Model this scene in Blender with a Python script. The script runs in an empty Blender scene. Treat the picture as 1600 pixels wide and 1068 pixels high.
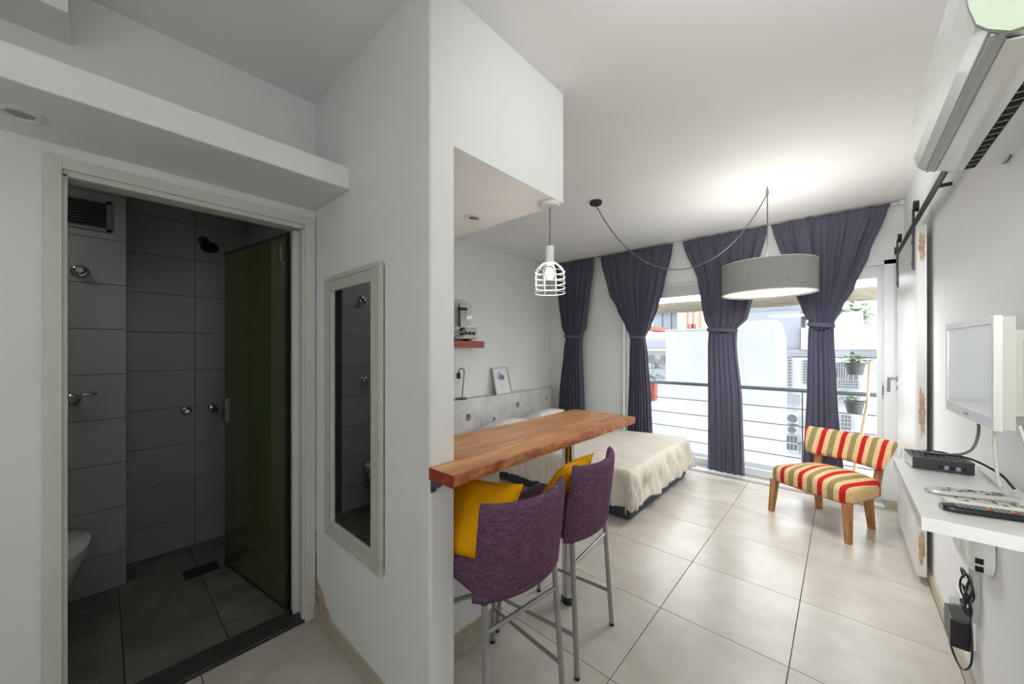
import bpy, bmesh, math, random
from mathutils import Vector, Matrix, noise
random.seed(7)
C = bpy.context.scene.collection
PI = math.pi
YAW = math.radians(41.9); F = 575.0; CXP = 800.0; CYP = 545.0; H = 1.5

# ---------------------------------------------------------------- camera
cam = bpy.data.cameras.new('camera'); co = bpy.data.objects.new('camera', cam); C.objects.link(co)
co.location = (0, 0, H); co.rotation_euler = (PI/2, 0, YAW)
cam.sensor_width = 36; cam.lens = 36*F/1600; cam.shift_y = (CYP-534)/1600; cam.clip_start = .02; cam.clip_end = 300
bpy.context.scene.camera = co

# ---------------------------------------------------------------- world, lights, exposure
SKY = 5.0
w = bpy.data.worlds.new('world'); bpy.context.scene.world = w; w.use_nodes = True
bg = w.node_tree.nodes['Background']; bg.inputs[0].default_value = (.93, .965, 1, 1); bg.inputs[1].default_value = SKY
def area(name, loc, rot, sx, sy, power, col=(1, 1, 1), portal=False):
    l = bpy.data.lights.new(name, 'AREA'); l.shape = 'RECTANGLE'; l.size = sx; l.size_y = sy; l.energy = power; l.color = col
    o = bpy.data.objects.new(name, l); C.objects.link(o); o.location = loc; o.rotation_euler = rot
    if portal: l.cycles.is_portal = True
    return o
area('window_portal', (-.97, 5.2, 1.17), (PI/2, 0, PI), 2.7, 2.3, 10, portal=True)   # sky light through the balcony window
area('kitchen_window_portal', (-.275, -1.74, 1.65), (PI/2, 0, 0), 1.0, .95, 10, portal=True)
area('hall_fill_light', (-.55, -.75, 2.84), (0, 0, 0), .9, .6, 1.6, (.93, 1, .90))  # fill light added out of frame to brighten the hall walls
area('living_fill_light', (-.1, 1.0, 2.74), (math.radians(60), 0, math.radians(14)), .7, .2, 6, (.98, 1, 1))  # unseen fill added above the view to lift the living room
bk = area('rear_fill_beam', (.1, -1.45, 2.0), (math.radians(86), 0, math.radians(-7)), .5, .7, 12, (.98, 1, 1)); bk.data.spread = math.radians(62)  # added fill beam from behind the camera, no real spotlights there
dl_ = area('drum_lamp_light', (-.471, 3.758, 1.955), (0, 0, 0), .6, .6, 18, (1, 1, .99)); dl_.data.shape = 'DISK'
up_l = bpy.data.lights.new('drum_lamp_bulb', 'POINT'); up_l.energy = 15; up_l.shadow_soft_size = .1; up_l.color = (1, .99, .97)
ulo = bpy.data.objects.new('drum_lamp_bulb', up_l); C.objects.link(ulo); ulo.location = (-.471, 3.758, 2.06)
cl_ = bpy.data.lights.new('cage_lamp_bulb', 'POINT'); cl_.energy = 2.2; cl_.shadow_soft_size = .037; cl_.color = (1, .96, .9)
clo = bpy.data.objects.new('cage_lamp_bulb', cl_); C.objects.link(clo); clo.location = (-1.172, 1.612, 1.895)
bath = bpy.data.lights.new('bathroom_fill_light', 'AREA'); bath.size = .3; bath.energy = 2.0; bath.color = (1, .97, .93)  # unseen fill light without a fixture, lifts the dark bathroom tiles
bo = bpy.data.objects.new('bathroom_fill_light', bath); C.objects.link(bo); bo.location = (-2.9, -.5, 2.5)
vs = bpy.context.scene.view_settings
vs.view_transform = 'Standard'; vs.look = 'None'; vs.gamma = 1; vs.exposure = 0.12; vs.use_curve_mapping = False

# ---------------------------------------------------------------- helpers
FW = Vector((-math.sin(YAW), math.cos(YAW), 0)); RT = Vector((math.cos(YAW), math.sin(YAW), 0))
def at(px, py, axis, val):
    r = FW + RT*((px-CXP)/F) + Vector((0, 0, 1))*((CYP-py)/F)
    o = Vector((0, 0, H)); return o + r*((val-o[axis])/r[axis])

def wloc(o):
    v = Vector((0, 0, 0))
    while o is not None: v = v + o.location; o = o.parent
    return v
class MB:
    def __init__(s): s.v = []; s.f = []; s.mi = []
    def add(s, vs, fs, m=0):
        n = len(s.v); s.v += [Vector(a) for a in vs]; s.f += [[i+n for i in f] for f in fs]; s.mi += [m]*len(fs); return s
    def box(s, x0, x1, y0, y1, z0, z1, m=0, bev=0):
        if bev:
            bm = bmesh.new(); bmesh.ops.create_cube(bm, size=1)
            for v in bm.verts: v.co = Vector(((x0+x1)/2+v.co.x*(x1-x0), (y0+y1)/2+v.co.y*(y1-y0), (z0+z1)/2+v.co.z*(z1-z0)))
            bmesh.ops.bevel(bm, geom=bm.edges[:], offset=bev, segments=2, affect='EDGES', profile=.5)
            s.frombm(bm, m); return s
        vs = [(x, y, z) for x in (x0, x1) for y in (y0, y1) for z in (z0, z1)]
        return s.add(vs, [(0,1,3,2),(4,6,7,5),(0,4,5,1),(2,3,7,6),(0,2,6,4),(1,5,7,3)], m)
    def frombm(s, bm, m=0):
        bm.verts.index_update()
        s.add([v.co.copy() for v in bm.verts], [[v.index for v in f.verts] for f in bm.faces], m); bm.free()
    def prism(s, pts, axis, a, b, m=0):          # polygon extruded along an axis; pts in the other two axes
        def mk(p, t):
            return (t, p[0], p[1]) if axis == 0 else ((p[0], t, p[1]) if axis == 1 else (p[0], p[1], t))
        n = len(pts); vs = [mk(p, a) for p in pts]+[mk(p, b) for p in pts]
        return s.add(vs, [list(range(n))[::-1], list(range(n, 2*n))]+[(i, (i+1) % n, n+(i+1) % n, n+i) for i in range(n)], m)
    def loft(s, rings, close=True, cap=True, m=0):
        n = len(rings[0]); vs = [p for r in rings for p in r]; fs = []
        for i in range(len(rings)-1):
            for j in range(n if close else n-1):
                k = (j+1) % n; fs.append((i*n+j, i*n+k, (i+1)*n+k, (i+1)*n+j))
        if cap: fs += [list(range(n))[::-1], [(len(rings)-1)*n+j for j in range(n)]]
        return s.add(vs, fs, m)
    def tube(s, pts, r, n=8, m=0):
        pts = [Vector(p) for p in pts]; rings = []; ref = None
        for i, p in enumerate(pts):
            t = (pts[min(i+1, len(pts)-1)]-pts[max(i-1, 0)]).normalized()
            if ref is None: ref = Vector((0, 0, 1)) if abs(t.z) < .9 else Vector((1, 0, 0))
            a = (ref - t*ref.dot(t)).normalized(); b = t.cross(a); ref = a
            rr = r[i] if isinstance(r, (list, tuple)) else r
            rings.append([p+(a*math.cos(2*PI*k/n)+b*math.sin(2*PI*k/n))*rr for k in range(n)])
        return s.loft(rings, m=m)
    def lathe(s, prof, c=(0, 0, 0), axis=2, n=24, m=0, cap=True):      # prof: (radius, height)
        c = Vector(c); rings = []
        for r, h in prof:
            ring = []
            for k in range(n):
                a, b = math.cos(2*PI*k/n)*r, math.sin(2*PI*k/n)*r
                ring.append(c+Vector((a, b, h) if axis == 2 else ((h, a, b) if axis == 0 else (b, h, a))))
            rings.append(ring)
        return s.loft(rings, cap=cap, m=m)
    def grid(s, fn, nu, nv, m=0):
        vs = [fn(i/nu, j/nv) for j in range(nv+1) for i in range(nu+1)]
        fs = [(j*(nu+1)+i, j*(nu+1)+i+1, (j+1)*(nu+1)+i+1, (j+1)*(nu+1)+i) for j in range(nv) for i in range(nu)]
        return s.add(vs, fs, m)
    def build(s, name, mats, parent=None, smooth=False, local=False, auto=None):
        me = bpy.data.meshes.new(name)
        off = Vector((0, 0, 0)) if (local or parent is None) else wloc(parent)
        me.from_pydata([v-off for v in s.v], [], s.f)
        for mt in (mats if isinstance(mats, (list, tuple)) else [mats]): me.materials.append(mt)
        for p, i in zip(me.polygons, s.mi): p.material_index = i
        bm = bmesh.new(); bm.from_mesh(me); bmesh.ops.recalc_face_normals(bm, faces=bm.faces); bm.to_mesh(me); bm.free()
        if smooth:
            for p in me.polygons: p.use_smooth = True
            if auto is not None: me.set_sharp_from_angle(angle=math.radians(auto))
        o = bpy.data.objects.new(name, me); C.objects.link(o); o.parent = parent
        return o
def tag(o, label, cat, group=None):
    o['label'] = label; o['category'] = cat
    if group: o['group'] = group
    return o
def thing(name, label, cat, loc, group=None):
    o = bpy.data.objects.new(name, None); C.objects.link(o); o.location = loc; o.empty_display_size = .05
    return tag(o, label, cat, group)
def struct(o): o['kind'] = 'structure'; return o
def sroot(name, loc=(0, 0, 0)):
    o = bpy.data.objects.new(name, None); C.objects.link(o); o.location = loc; o['kind'] = 'structure'; return o
def B(x0, x1, y0, y1, z0, z1, bev=0): return MB().box(x0, x1, y0, y1, z0, z1, 0, bev)
def copy_tree(o, parent=None):
    c = o.copy(); C.objects.link(c); c.parent = parent
    for ch in list(o.children): copy_tree(ch, c)
    return c
def spline(pts, k=8):
    pts = [Vector(p) for p in pts]; out = []
    P = [pts[0]*2-pts[1]]+pts+[pts[-1]*2-pts[-2]]
    for i in range(1, len(P)-2):
        for j in range(k):
            t = j/k; a, b, c, d = P[i-1], P[i], P[i+1], P[i+2]
            out.append(.5*((2*b)+(c-a)*t+(2*a-5*b+4*c-d)*t*t+(3*b-a-3*c+d)*t**3))
    out.append(pts[-1]); return out
def move_to(o, loc):            # shift a one-mesh thing's origin to its base
    loc = Vector(loc)
    for v in o.data.vertices: v.co -= loc
    o.location = loc; return o

# ---------------------------------------------------------------- materials
def lin(c): return tuple(((x/255)/12.92 if x/255 <= .04045 else ((x/255+.055)/1.055)**2.4) for x in c)
def mat(name, rgb, rough=.6, metal=0, var=.0, scale=8, bump=0, bscale=60, stretch=(1, 1, 1), rnd=0, spec=.5, coat=0, srgb=True, rgb2=None, detail=4):
    m = bpy.data.materials.new(name); m.use_nodes = True; nt = m.node_tree; n = nt.nodes; L = nt.links
    p = n['Principled BSDF']; c = lin(rgb) if srgb else rgb
    p.inputs['Roughness'].default_value = rough; p.inputs['Metallic'].default_value = metal
    p.inputs['Specular IOR Level'].default_value = spec; p.inputs['Coat Weight'].default_value = coat
    p.inputs['Base Color'].default_value = (*c, 1)
    if var or bump or rnd or rgb2:
        tc = n.new('ShaderNodeTexCoord'); mp = n.new('ShaderNodeMapping'); mp.inputs['Scale'].default_value = stretch
        L.new(tc.outputs['Object'], mp.inputs[0])
        if rnd:
            oi = n.new('ShaderNodeObjectInfo'); ml = n.new('ShaderNodeVectorMath'); ml.operation = 'MULTIPLY'; ml.inputs[1].default_value = (0, 0, 0)
            cmb = n.new('ShaderNodeCombineXYZ')
            mm = n.new('ShaderNodeMath'); mm.operation = 'MULTIPLY'; mm.inputs[1].default_value = 37
            L.new(oi.outputs['Random'], mm.inputs[0]); 
            for i in range(3): L.new(mm.outputs[0], cmb.inputs[i])
            L.new(cmb.outputs[0], mp.inputs['Location'])
    if var or rgb2 or rnd:
        nz = n.new('ShaderNodeTexNoise'); nz.inputs['Scale'].default_value = scale; nz.inputs['Detail'].default_value = detail
        L.new(mp.outputs[0], nz.inputs['Vector'])
        rp = n.new('ShaderNodeValToRGB'); rp.color_ramp.elements[0].position = .32; rp.color_ramp.elements[1].position = .68
        c2 = lin(rgb2) if rgb2 else tuple(min(1, x*(1+var)) for x in c)
        c1 = c if rgb2 else tuple(x*(1-var) for x in c)
        rp.color_ramp.elements[0].color = (*c1, 1); rp.color_ramp.elements[1].color = (*c2, 1)
        L.new(nz.outputs['Fac'], rp.inputs[0]); out = rp.outputs[0]
        if rnd:
            hs = n.new('ShaderNodeHueSaturation'); mr = n.new('ShaderNodeMapRange')
            mr.inputs['To Min'].default_value = 1-rnd; mr.inputs['To Max'].default_value = 1+rnd
            L.new(oi.outputs['Random'], mr.inputs['Value']); L.new(mr.outputs[0], hs.inputs['Value']); L.new(out, hs.inputs['Color']); out = hs.outputs[0]
        L.new(out, p.inputs['Base Color'])
    if bump:
        nb = n.new('ShaderNodeTexNoise'); nb.inputs['Scale'].default_value = bscale; nb.inputs['Detail'].default_value = 3
        L.new(mp.outputs[0], nb.inputs['Vector'])
        bp = n.new('ShaderNodeBump'); bp.inputs['Strength'].default_value = bump; bp.inputs['Distance'].default_value = .01
        L.new(nb.outputs['Fac'], bp.inputs['Height']); L.new(bp.outputs[0], p.inputs['Normal'])
    return m
def glassy(name, tint=(1, 1, 1), gloss=.06, rough=.02):
    m = bpy.data.materials.new(name); m.use_nodes = True; nt = m.node_tree; n = nt.nodes; n.clear(); L = nt.links
    o = n.new('ShaderNodeOutputMaterial'); t = n.new('ShaderNodeBsdfTransparent'); g = n.new('ShaderNodeBsdfGlossy'); x = n.new('ShaderNodeMixShader')
    t.inputs[0].default_value = (*tint, 1); g.inputs['Roughness'].default_value = rough; x.inputs[0].default_value = gloss
    L.new(t.outputs[0], x.inputs[1]); L.new(g.outputs[0], x.inputs[2]); L.new(x.outputs[0], o.inputs[0]); return m
def cloth(name, rgb, trans=.25, bump=.15, bscale=300, var=.08, scale=40, stretch=(1, 1, 1), rgb2=None):
    m = mat(name, rgb, .9, var=var, scale=scale, bump=bump, bscale=bscale, spec=.15, stretch=stretch, rgb2=rgb2)
    nt = m.node_tree; n = nt.nodes; L = nt.links; p = n['Principled BSDF']; o = [x for x in n if x.type == 'OUTPUT_MATERIAL'][0]
    if trans:
        t = n.new('ShaderNodeBsdfTranslucent'); x = n.new('ShaderNodeMixShader'); x.inputs[0].default_value = trans
        src = p.inputs['Base Color'].links[0].from_socket
        L.new(src, t.inputs[0]); L.new(p.outputs[0], x.inputs[1]); L.new(t.outputs[0], x.inputs[2]); L.new(x.outputs[0], o.inputs[0])
    return m
M = {}
M['plaster'] = mat('plaster_white', (240, 240, 238), .75, var=.015, scale=3, bump=.12, bscale=18)
M['ceil'] = mat('ceiling_paint', (242, 241, 239), .8, var=.01, scale=2)
M['trimw'] = mat('white_enamel', (226, 225, 221), .35, var=.015, scale=5)
M['alu'] = mat('white_aluminium', (222, 224, 223), .3, var=.01)
M['cream'] = mat('cream_frame', (216, 214, 206), .45, var=.02, scale=12)
M['floor'] = mat('beige_floor_tile', (206, 200, 190), .26, var=.05, scale=5, rnd=.03, detail=8, bump=.03, bscale=40, rgb2=(190, 182, 170))
M['grout'] = mat('grout', (120, 112, 102), .9)
M['skirt'] = mat('skirting_tile', (190, 178, 160), .4, var=.05, scale=8)
M['btile'] = mat('bathroom_wall_tile', (150, 150, 150), .3, var=.03, scale=4, rnd=.03)
M['bgrout'] = mat('bathroom_grout', (70, 68, 66), .9)
M['bfloor'] = mat('bathroom_floor_tile', (92, 90, 84), .4, scale=7, rnd=.06, rgb2=(118, 116, 110), bump=.2, bscale=30, detail=8)
M['granite'] = mat('black_granite', (12, 12, 12), .3, scale=130, rgb2=(84, 82, 78), detail=2, spec=.5)
M['green'] = mat('green_glass', (70, 82, 42), .06, coat=.6, var=.02)
M['chrome'] = mat('chrome', (200, 200, 202), .12, 1)
M['dchrome'] = mat('dark_chrome', (70, 70, 72), .25, 1)
M['steel'] = mat('brushed_steel', (150, 150, 150), .35, 1)
M['grayleg'] = mat('silver_painted_steel', (165, 166, 168), .35, .6)
M['black'] = mat('black_plastic', (26, 26, 28), .4)
M['iron'] = mat('dark_iron', (62, 62, 64), .45, .6)
M['dark'] = mat('dark_void', (12, 12, 12), .9)
M['porc'] = mat('porcelain', (225, 224, 220), .12, coat=.4)
M['mirror'] = mat('mirror_silver', (225, 228, 228), .01, 1)
M['frame'] = mat('mirror_frame_cream', (206, 203, 192), .45, scale=20, var=.06, bump=.15)
M['rust'] = mat('peeled_plaster', (150, 120, 92), .9, scale=60, rgb2=(190, 172, 150), bump=.5, bscale=120)
M['stain'] = mat('damp_stain', (198, 186, 166), .9, scale=30, rgb2=(180, 160, 132))
M['ply'] = mat('chipped_wood', (176, 142, 108), .8, scale=40, rgb2=(206, 180, 150))
M['purple'] = mat('purple_linen', (92, 64, 88), .95, scale=55, rgb2=(126, 98, 120), stretch=(6, 6, 1.2), bump=.35, bscale=100, detail=10, spec=.1)
M['mustard'] = mat('mustard_velvet', (252, 180, 14), .85, var=.06, scale=9, spec=.1, bump=.1)
M['curt'] = cloth('violet_grey_curtain', (106, 104, 122), .22, bump=.2, bscale=250, var=.07)
M['duvet'] = mat('cream_duvet_cotton', (214, 206, 194), .9, var=.03, scale=6, bump=.25, bscale=25, spec=.1)
M['sheet'] = mat('white_sheet', (238, 237, 234), .9, bump=.2, bscale=30, spec=.1)
M['bedbase'] = mat('slate_blue_bed_base', (58, 68, 80), .7, var=.04)
M['concrete'] = mat('marbled_concrete', (230, 229, 226), .7, scale=5, rgb2=(204, 201, 197), bump=.2, bscale=50, detail=10)
M['redwood'] = mat('red_wood', (150, 62, 46), .5, scale=12, rgb2=(176, 88, 66), stretch=(1, .2, 3), bump=.1)
M['legwood'] = mat('oak_leg', (150, 100, 56), .5, scale=10, rgb2=(186, 134, 84), stretch=(6, 6, .6))
M['shade'] = mat('grey_felt', (172, 171, 166), .95, scale=200, rgb2=(118, 117, 114), detail=3, spec=.05)
M['diff'] = mat('white_diffuser', (245, 243, 235), .6); _p = M['diff'].node_tree.nodes['Principled BSDF']; _p.inputs['Emission Color'].default_value = (1, .98, .93, 1); _p.inputs['Emission Strength'].default_value = .5
M['bulb'] = glassy('opal_bulb', (1, .98, .93), .12)
M['cordg'] = mat('grey_cord', (110, 108, 106), .7)
M['tvbez'] = mat('silver_bezel', (196, 196, 190), .3, .3)
M['tvback'] = mat('putty_casing', (172, 170, 160), .5)
M['screen'] = mat('off_screen_reflection', (222, 224, 224), .3, coat=.2)  # pale base colour stands in for the bright kitchen reflected in the screen
M['acw'] = mat('ac_white_plastic', (222, 226, 222), .22, coat=.3)
M['acg'] = mat('ac_grey_plastic', (170, 174, 170), .35)
M['acgreen'] = mat('ac_side_plastic', (158, 168, 150), .4)
M['glass'] = glassy('window_glass', (.97, .98, .98), .02)
M['clear'] = glassy('clear_acrylic', (.96, .96, .96), .05)
M['paper'] = mat('white_paper', (242, 240, 240), .7)
M['violet'] = mat('violet_print', (138, 120, 168), .8)
M['violet2'] = mat('pale_violet_print', (196, 184, 212), .8)
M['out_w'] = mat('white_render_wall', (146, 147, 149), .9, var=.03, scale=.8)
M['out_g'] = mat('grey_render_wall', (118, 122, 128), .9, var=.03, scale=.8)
M['out_d'] = mat('dark_window_pane', (70, 78, 84), .3)
M['out_o'] = mat('orange_primer_steel', (196, 110, 78), .7)
M['out_r'] = mat('brick_red', (150, 84, 78), .8)
M['rail'] = mat('grey_railing_paint', (98, 110, 116), .35, .3)
M['wire'] = mat('railing_wire', (96, 96, 100), .4, .5)
M['bamboo'] = mat('bamboo_roll', (150, 140, 120), .8, scale=30, rgb2=(190, 180, 160), stretch=(.3, 4, 4))
M['pot'] = mat('grey_plastic_pot', (88, 92, 90), .6)
M['terra'] = mat('terracotta', (170, 92, 84), .8)
M['leaf'] = mat('leaf_green', (86, 116, 58), .6, var=.2, scale=30)
M['soil'] = mat('soil', (70, 50, 40), .95)
M['pole'] = mat('bare_wood_pole', (206, 176, 140), .6, scale=20, var=.1)
M['beige'] = mat('beige_plastic', (206, 204, 190), .4)
M['teal'] = mat('teal_button', (30, 150, 140), .5); M['redb'] = mat('red_button', (190, 40, 40), .5); M['yel'] = mat('yellow_button', (210, 180, 60), .5)
M['greyb'] = mat('grey_button', (140, 140, 140), .5)
# butcher block staves: every stave its own tone
def wood_staves():
    m = mat('butcher_block', (192, 126, 78), .38, scale=5, rgb2=(228, 172, 118), stretch=(14, 1.2, 14), rnd=.22, bump=.05, detail=8, coat=.15)
    return m
M['stave'] = wood_staves()
M['edgewood'] = mat('rough_wood_edge', (168, 90, 48), .5, scale=14, rgb2=(220, 150, 96), bump=.6, bscale=40)
M['endwood'] = mat('red_end_grain', (140, 52, 30), .5, scale=20, rgb2=(166, 74, 44))
def linen():
    m = mat('purple_linen', (92, 62, 88), .95, var=.05, scale=9, bump=.25, bscale=200, spec=.08)
    nt = m.node_tree; n = nt.nodes; L = nt.links; p = n['Principled BSDF']; tc = [x for x in n if x.type == 'TEX_COORD'][0]
    src = p.inputs['Base Color'].links[0].from_socket; outs = []
    for st in ((520, 520, 28), (28, 28, 520)):
        mp = n.new('ShaderNodeMapping'); mp.inputs['Scale'].default_value = st; nz = n.new('ShaderNodeTexNoise'); nz.inputs['Scale'].default_value = 1; nz.inputs['Detail'].default_value = 2
        L.new(tc.outputs['Object'], mp.inputs[0]); L.new(mp.outputs[0], nz.inputs[0])
        mr = n.new('ShaderNodeMapRange'); mr.inputs['From Min'].default_value = .5; mr.inputs['From Max'].default_value = .72; L.new(nz.outputs[0], mr.inputs['Value']); outs.append(mr.outputs[0])
    mx = n.new('ShaderNodeMath'); mx.operation = 'MAXIMUM'; L.new(outs[0], mx.inputs[0]); L.new(outs[1], mx.inputs[1])
    mm = n.new('ShaderNodeMix'); mm.data_type = 'RGBA'; L.new(mx.outputs[0], mm.inputs[0]); L.new(src, mm.inputs[6]); mm.inputs[7].default_value = (*lin((142, 114, 134)), 1)
    L.new(mm.outputs[2], p.inputs['Base Color']); return m
M['purple'] = linen()
def stripes(name, period=.152, off=.054):
    m = mat(name, (214, 182, 128), .95, var=.05, scale=120, bump=.25, bscale=300, spec=.1)
    nt = m.node_tree; n = nt.nodes; L = nt.links; p = n['Principled BSDF']; src = p.inputs['Base Color'].links[0].from_socket
    tc = [x for x in n if x.type == 'TEX_COORD'][0]
    sp = n.new('ShaderNodeSeparateXYZ'); L.new(tc.outputs['Object'], sp.inputs[0])
    a = n.new('ShaderNodeMath'); a.operation = 'ADD'; a.inputs[1].default_value = 10*period+off; L.new(sp.outputs['X'], a.inputs[0])
    d = n.new('ShaderNodeMath'); d.operation = 'DIVIDE'; d.inputs[1].default_value = period; L.new(a.outputs[0], d.inputs[0])
    fr = n.new('ShaderNodeMath'); fr.operation = 'FRACT'; L.new(d.outputs[0], fr.inputs[0])
    r = n.new('ShaderNodeValToRGB'); r.color_ramp.interpolation = 'CONSTANT'; e = r.color_ramp.elements
    e[0].position = 0; e[0].color = (*lin((190, 40, 44)), 1)
    e[1].position = .24; e[1].color = (*lin((222, 190, 140)), 1)
    x = e.new(.48); x.color = (*lin((150, 136, 96)), 1)
    x = e.new(.76); x.color = (*lin((222, 190, 140)), 1)
    L.new(fr.outputs[0], r.inputs[0])
    mx = n.new('ShaderNodeMix'); mx.data_type = 'RGBA'; mx.blend_type = 'MULTIPLY'; mx.inputs[0].default_value = 1
    nz = n.new('ShaderNodeTexNoise'); nz.inputs['Scale'].default_value = 160; r2 = n.new('ShaderNodeValToRGB')
    r2.color_ramp.elements[0].color = (.72, .72, .72, 1); r2.color_ramp.elements[1].color = (1.15, 1.15, 1.15, 1)
    r2.color_ramp.elements[0].position = .35; r2.color_ramp.elements[1].position = .65
    L.new(tc.outputs['Object'], nz.inputs[0]); L.new(nz.outputs[0], r2.inputs[0])
    L.new(r.outputs[0], mx.inputs[6]); L.new(r2.outputs[0], mx.inputs[7]); L.new(mx.outputs[2], p.inputs['Base Color'])
    return m
M['stripe'] = stripes('striped_upholstery')

# ---------------------------------------------------------------- room constants
XR, YW, ZC = .425, 4.95, 2.87          # right wall, window wall, ceiling
XB, YP, XC = -2.2, .8, -1.119          # bathroom wall face, partition face, partition end cap
YP2 = .916; XH = -3.6                  # partition back face, bed wall
XBL, XBR, YB0 = -3.4, -3.7, .105       # bathroom back walls
WX0, WX1, WZ = -2.32, .385, 2.33       # balcony window opening

# ---------------------------------------------------------------- floor with its tiles
fl = sroot('floor')
MB().box(XH-.1, XR+.12, YP2, YW+.2, -.12, -.011).box(XB, XR+.12, -1.7, YP2, -.12, -.011).build('screed', M['grout'], fl)
TX, TY, GX, GY, G = .6, .62, -.187, 2.165, .004
for i in range(-8, 3):
    for j in range(-8, 6):
        x0, x1 = GX+TX*i, GX+TX*(i+1); y0, y1 = GY+TY*j, GY+TY*(j+1)
        ymax = YW+.0; y0c, y1c = max(y0, -1.6), min(y1, ymax)
        lo = XH if y0c >= YP-.02 else XB
        if y1c-y0c < .03: continue
        segs = [(y0c, y1c, lo)]
        if y0c < YP2 and y1c > YP2: segs = [(y0c, YP2, XB), (YP2, y1c, XH)]
        for a, b, l in segs:
            xa, xb = max(x0, l), min(x1, XR)
            if xb-xa < .02 or b-a < .02: continue
            B(xa+G/2, xb-G/2, a+G/2, b-G/2, -.011, 0, .0012).build('tile', M['floor'], fl)

# ---------------------------------------------------------------- walls, ceiling
struct(B(XB-.4, XR+.12, -1.7, YP2, ZC, ZC+.12).box(XH-.1, XR+.12, YP2, YW+.2, ZC, ZC+.12).build('ceiling', M['ceil']))
struct(B(XR, XR+.12, -1.7, YW+.2, 0, ZC).build('wall_right', M['plaster']))
wl = MB().box(XH, WX0, YW, YW+.2, 0, ZC).box(WX0, WX1, YW, YW+.2, WZ, ZC).box(WX1, XR, YW, YW+.2, 0, ZC)
struct(wl.build('wall_window', M['plaster']))
struct(B(XH-.1, XH, YP2, YW+.2, 0, ZC).build('wall_bed', M['plaster']))
# partition: slightly rounded end edges and a gentle lean at the top like hand plastered work
def partition():
    r = .012; pts = [(-3.75, YP), (XC-r, YP)]
    pts += [(XC-r+r*math.sin(a), YP+r-r*math.cos(a)) for a in (PI/8, PI/4, 3*PI/8)]
    pts += [(XC, YP+r), (XC, YP2-r)]+[(XC-r+r*math.cos(a), YP2-r+r*math.sin(a)) for a in (PI/8, PI/4, 3*PI/8)]+[(XC-r, YP2), (-3.75, YP2)]
    rings = []
    for z in (0, .5, 1, 1.5, 1.9, 2.2, 2.4, 2.6, 2.75, ZC):
        e = 0
        rings.append([(x+(e if x > -2 else 0), y, z) for x, y in pts])
    return MB().loft(rings)
struct(partition().build('wall_partition', M['plaster']))
struct(B(XH, XC+.0004, YP2-.02, 1.66, 2.285, ZC).build('wall_soffit', M['ceil']))
struct(B(-1.54, -1.44, YP2, 1.5, 0, 1.022, .004).build('wall_under_counter', M['plaster']))
DY0, DY1, DZ = -.12, .765, 2.195
wb = MB().box(XB-.14, XB, -1.7, DY0, 0, ZC).box(XB-.14, XB, DY1, YP, 0, ZC).box(XB-.14, XB, DY0, DY1, DZ, ZC)
struct(wb.build('wall_bathroom', M['plaster']))
KX0, KX1, KZ0, KZ1 = -.6, .2, 1.2, 2.0
struct(MB().box(XB, KX0, -1.72, -1.6, 0, ZC).box(KX1, XR, -1.72, -1.6, 0, ZC).box(KX0, KX1, -1.72, -1.6, 0, KZ0).box(KX0, KX1, -1.72, -1.6, KZ1, ZC).build('wall_kitchen', M['plaster']))
struct(B(XB, -1.77, -1.0, YP, 2.27, 2.376, .006).build('trim_1', M['plaster']))          # plaster ledge over the bathroom door
struct(B(XB, -1.99, -1.6, -.078, 2.66, ZC).build('trim_2', M['plaster']))                # small downstand under the ceiling
# skirting
sk = sroot('baseboard_right')
y = -1.5
while y < YW-.02:
    y1 = min(y+.62, YW); B(XR-.012, XR, y+.0015, y1-.0015, 0, .08, .001).build('skirting_tile', M['skirt'], sk); y = y1
sk = sroot('baseboard_partition')
x = XC-.01
while x > XB+.03:
    x1 = max(x-.6, XB+.001); B(x1+.001, x-.001, YP-.012, YP, 0, .085, .001).build('skirting_tile', M['skirt'], sk); x = x1
sk = sroot('baseboard_window'); B(.30, XR-.013, YW-.012, YW, 0, .08, .001).build('skirting_tile', M['skirt'], sk)
B(XH, WX0-.06, YW-.012, YW, 0, .08, .001).build('skirting_tile', M['skirt'], sk)
sk = sroot('baseboard_counter'); B(-1.44, -1.43, YP2, 1.5, 0, .075, .001).build('skirting_tile', M['skirt'], sk)
# peeled, damp corner beside the bathroom door
def patch(name, pts, axis, off, m, t=.0025):
    mb = MB(); mb.prism(pts, axis, off-t, off, 0); return mb.build(name, m, None)
def blob(cx, cy, rx, ry, n=26, j=.25, seed=1):
    rr = random.Random(seed); return [(cx+rx*math.cos(2*PI*k/n)*(1+rr.uniform(-j, j)), cy+ry*math.sin(2*PI*k/n)*(1+rr.uniform(-j, j))) for k in range(n)]
tag(patch('peeled_patch', [(-2.199, .085), (-2.13, .088), (-2.14, .12), (-2.165, .15), (-2.16, .2), (-2.178, .24), (-2.176, .33), (-2.186, .4), (-2.184, .47), (-2.199, .52)], 1, YP, M['rust']),
    'brown strip of peeled plaster in the corner right of the bathroom door', 'damage')
tag(patch('damp_patch', [(-2.128, .088), (-1.99, .088), (-2.02, .115), (-2.06, .13), (-2.08, .17), (-2.12, .19), (-2.15, .21), (-2.158, .17), (-2.14, .13)], 1, YP, M['stain'], .0015),
    'pale brown damp stain above the skirting beside the peeled corner', 'stain')

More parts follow.
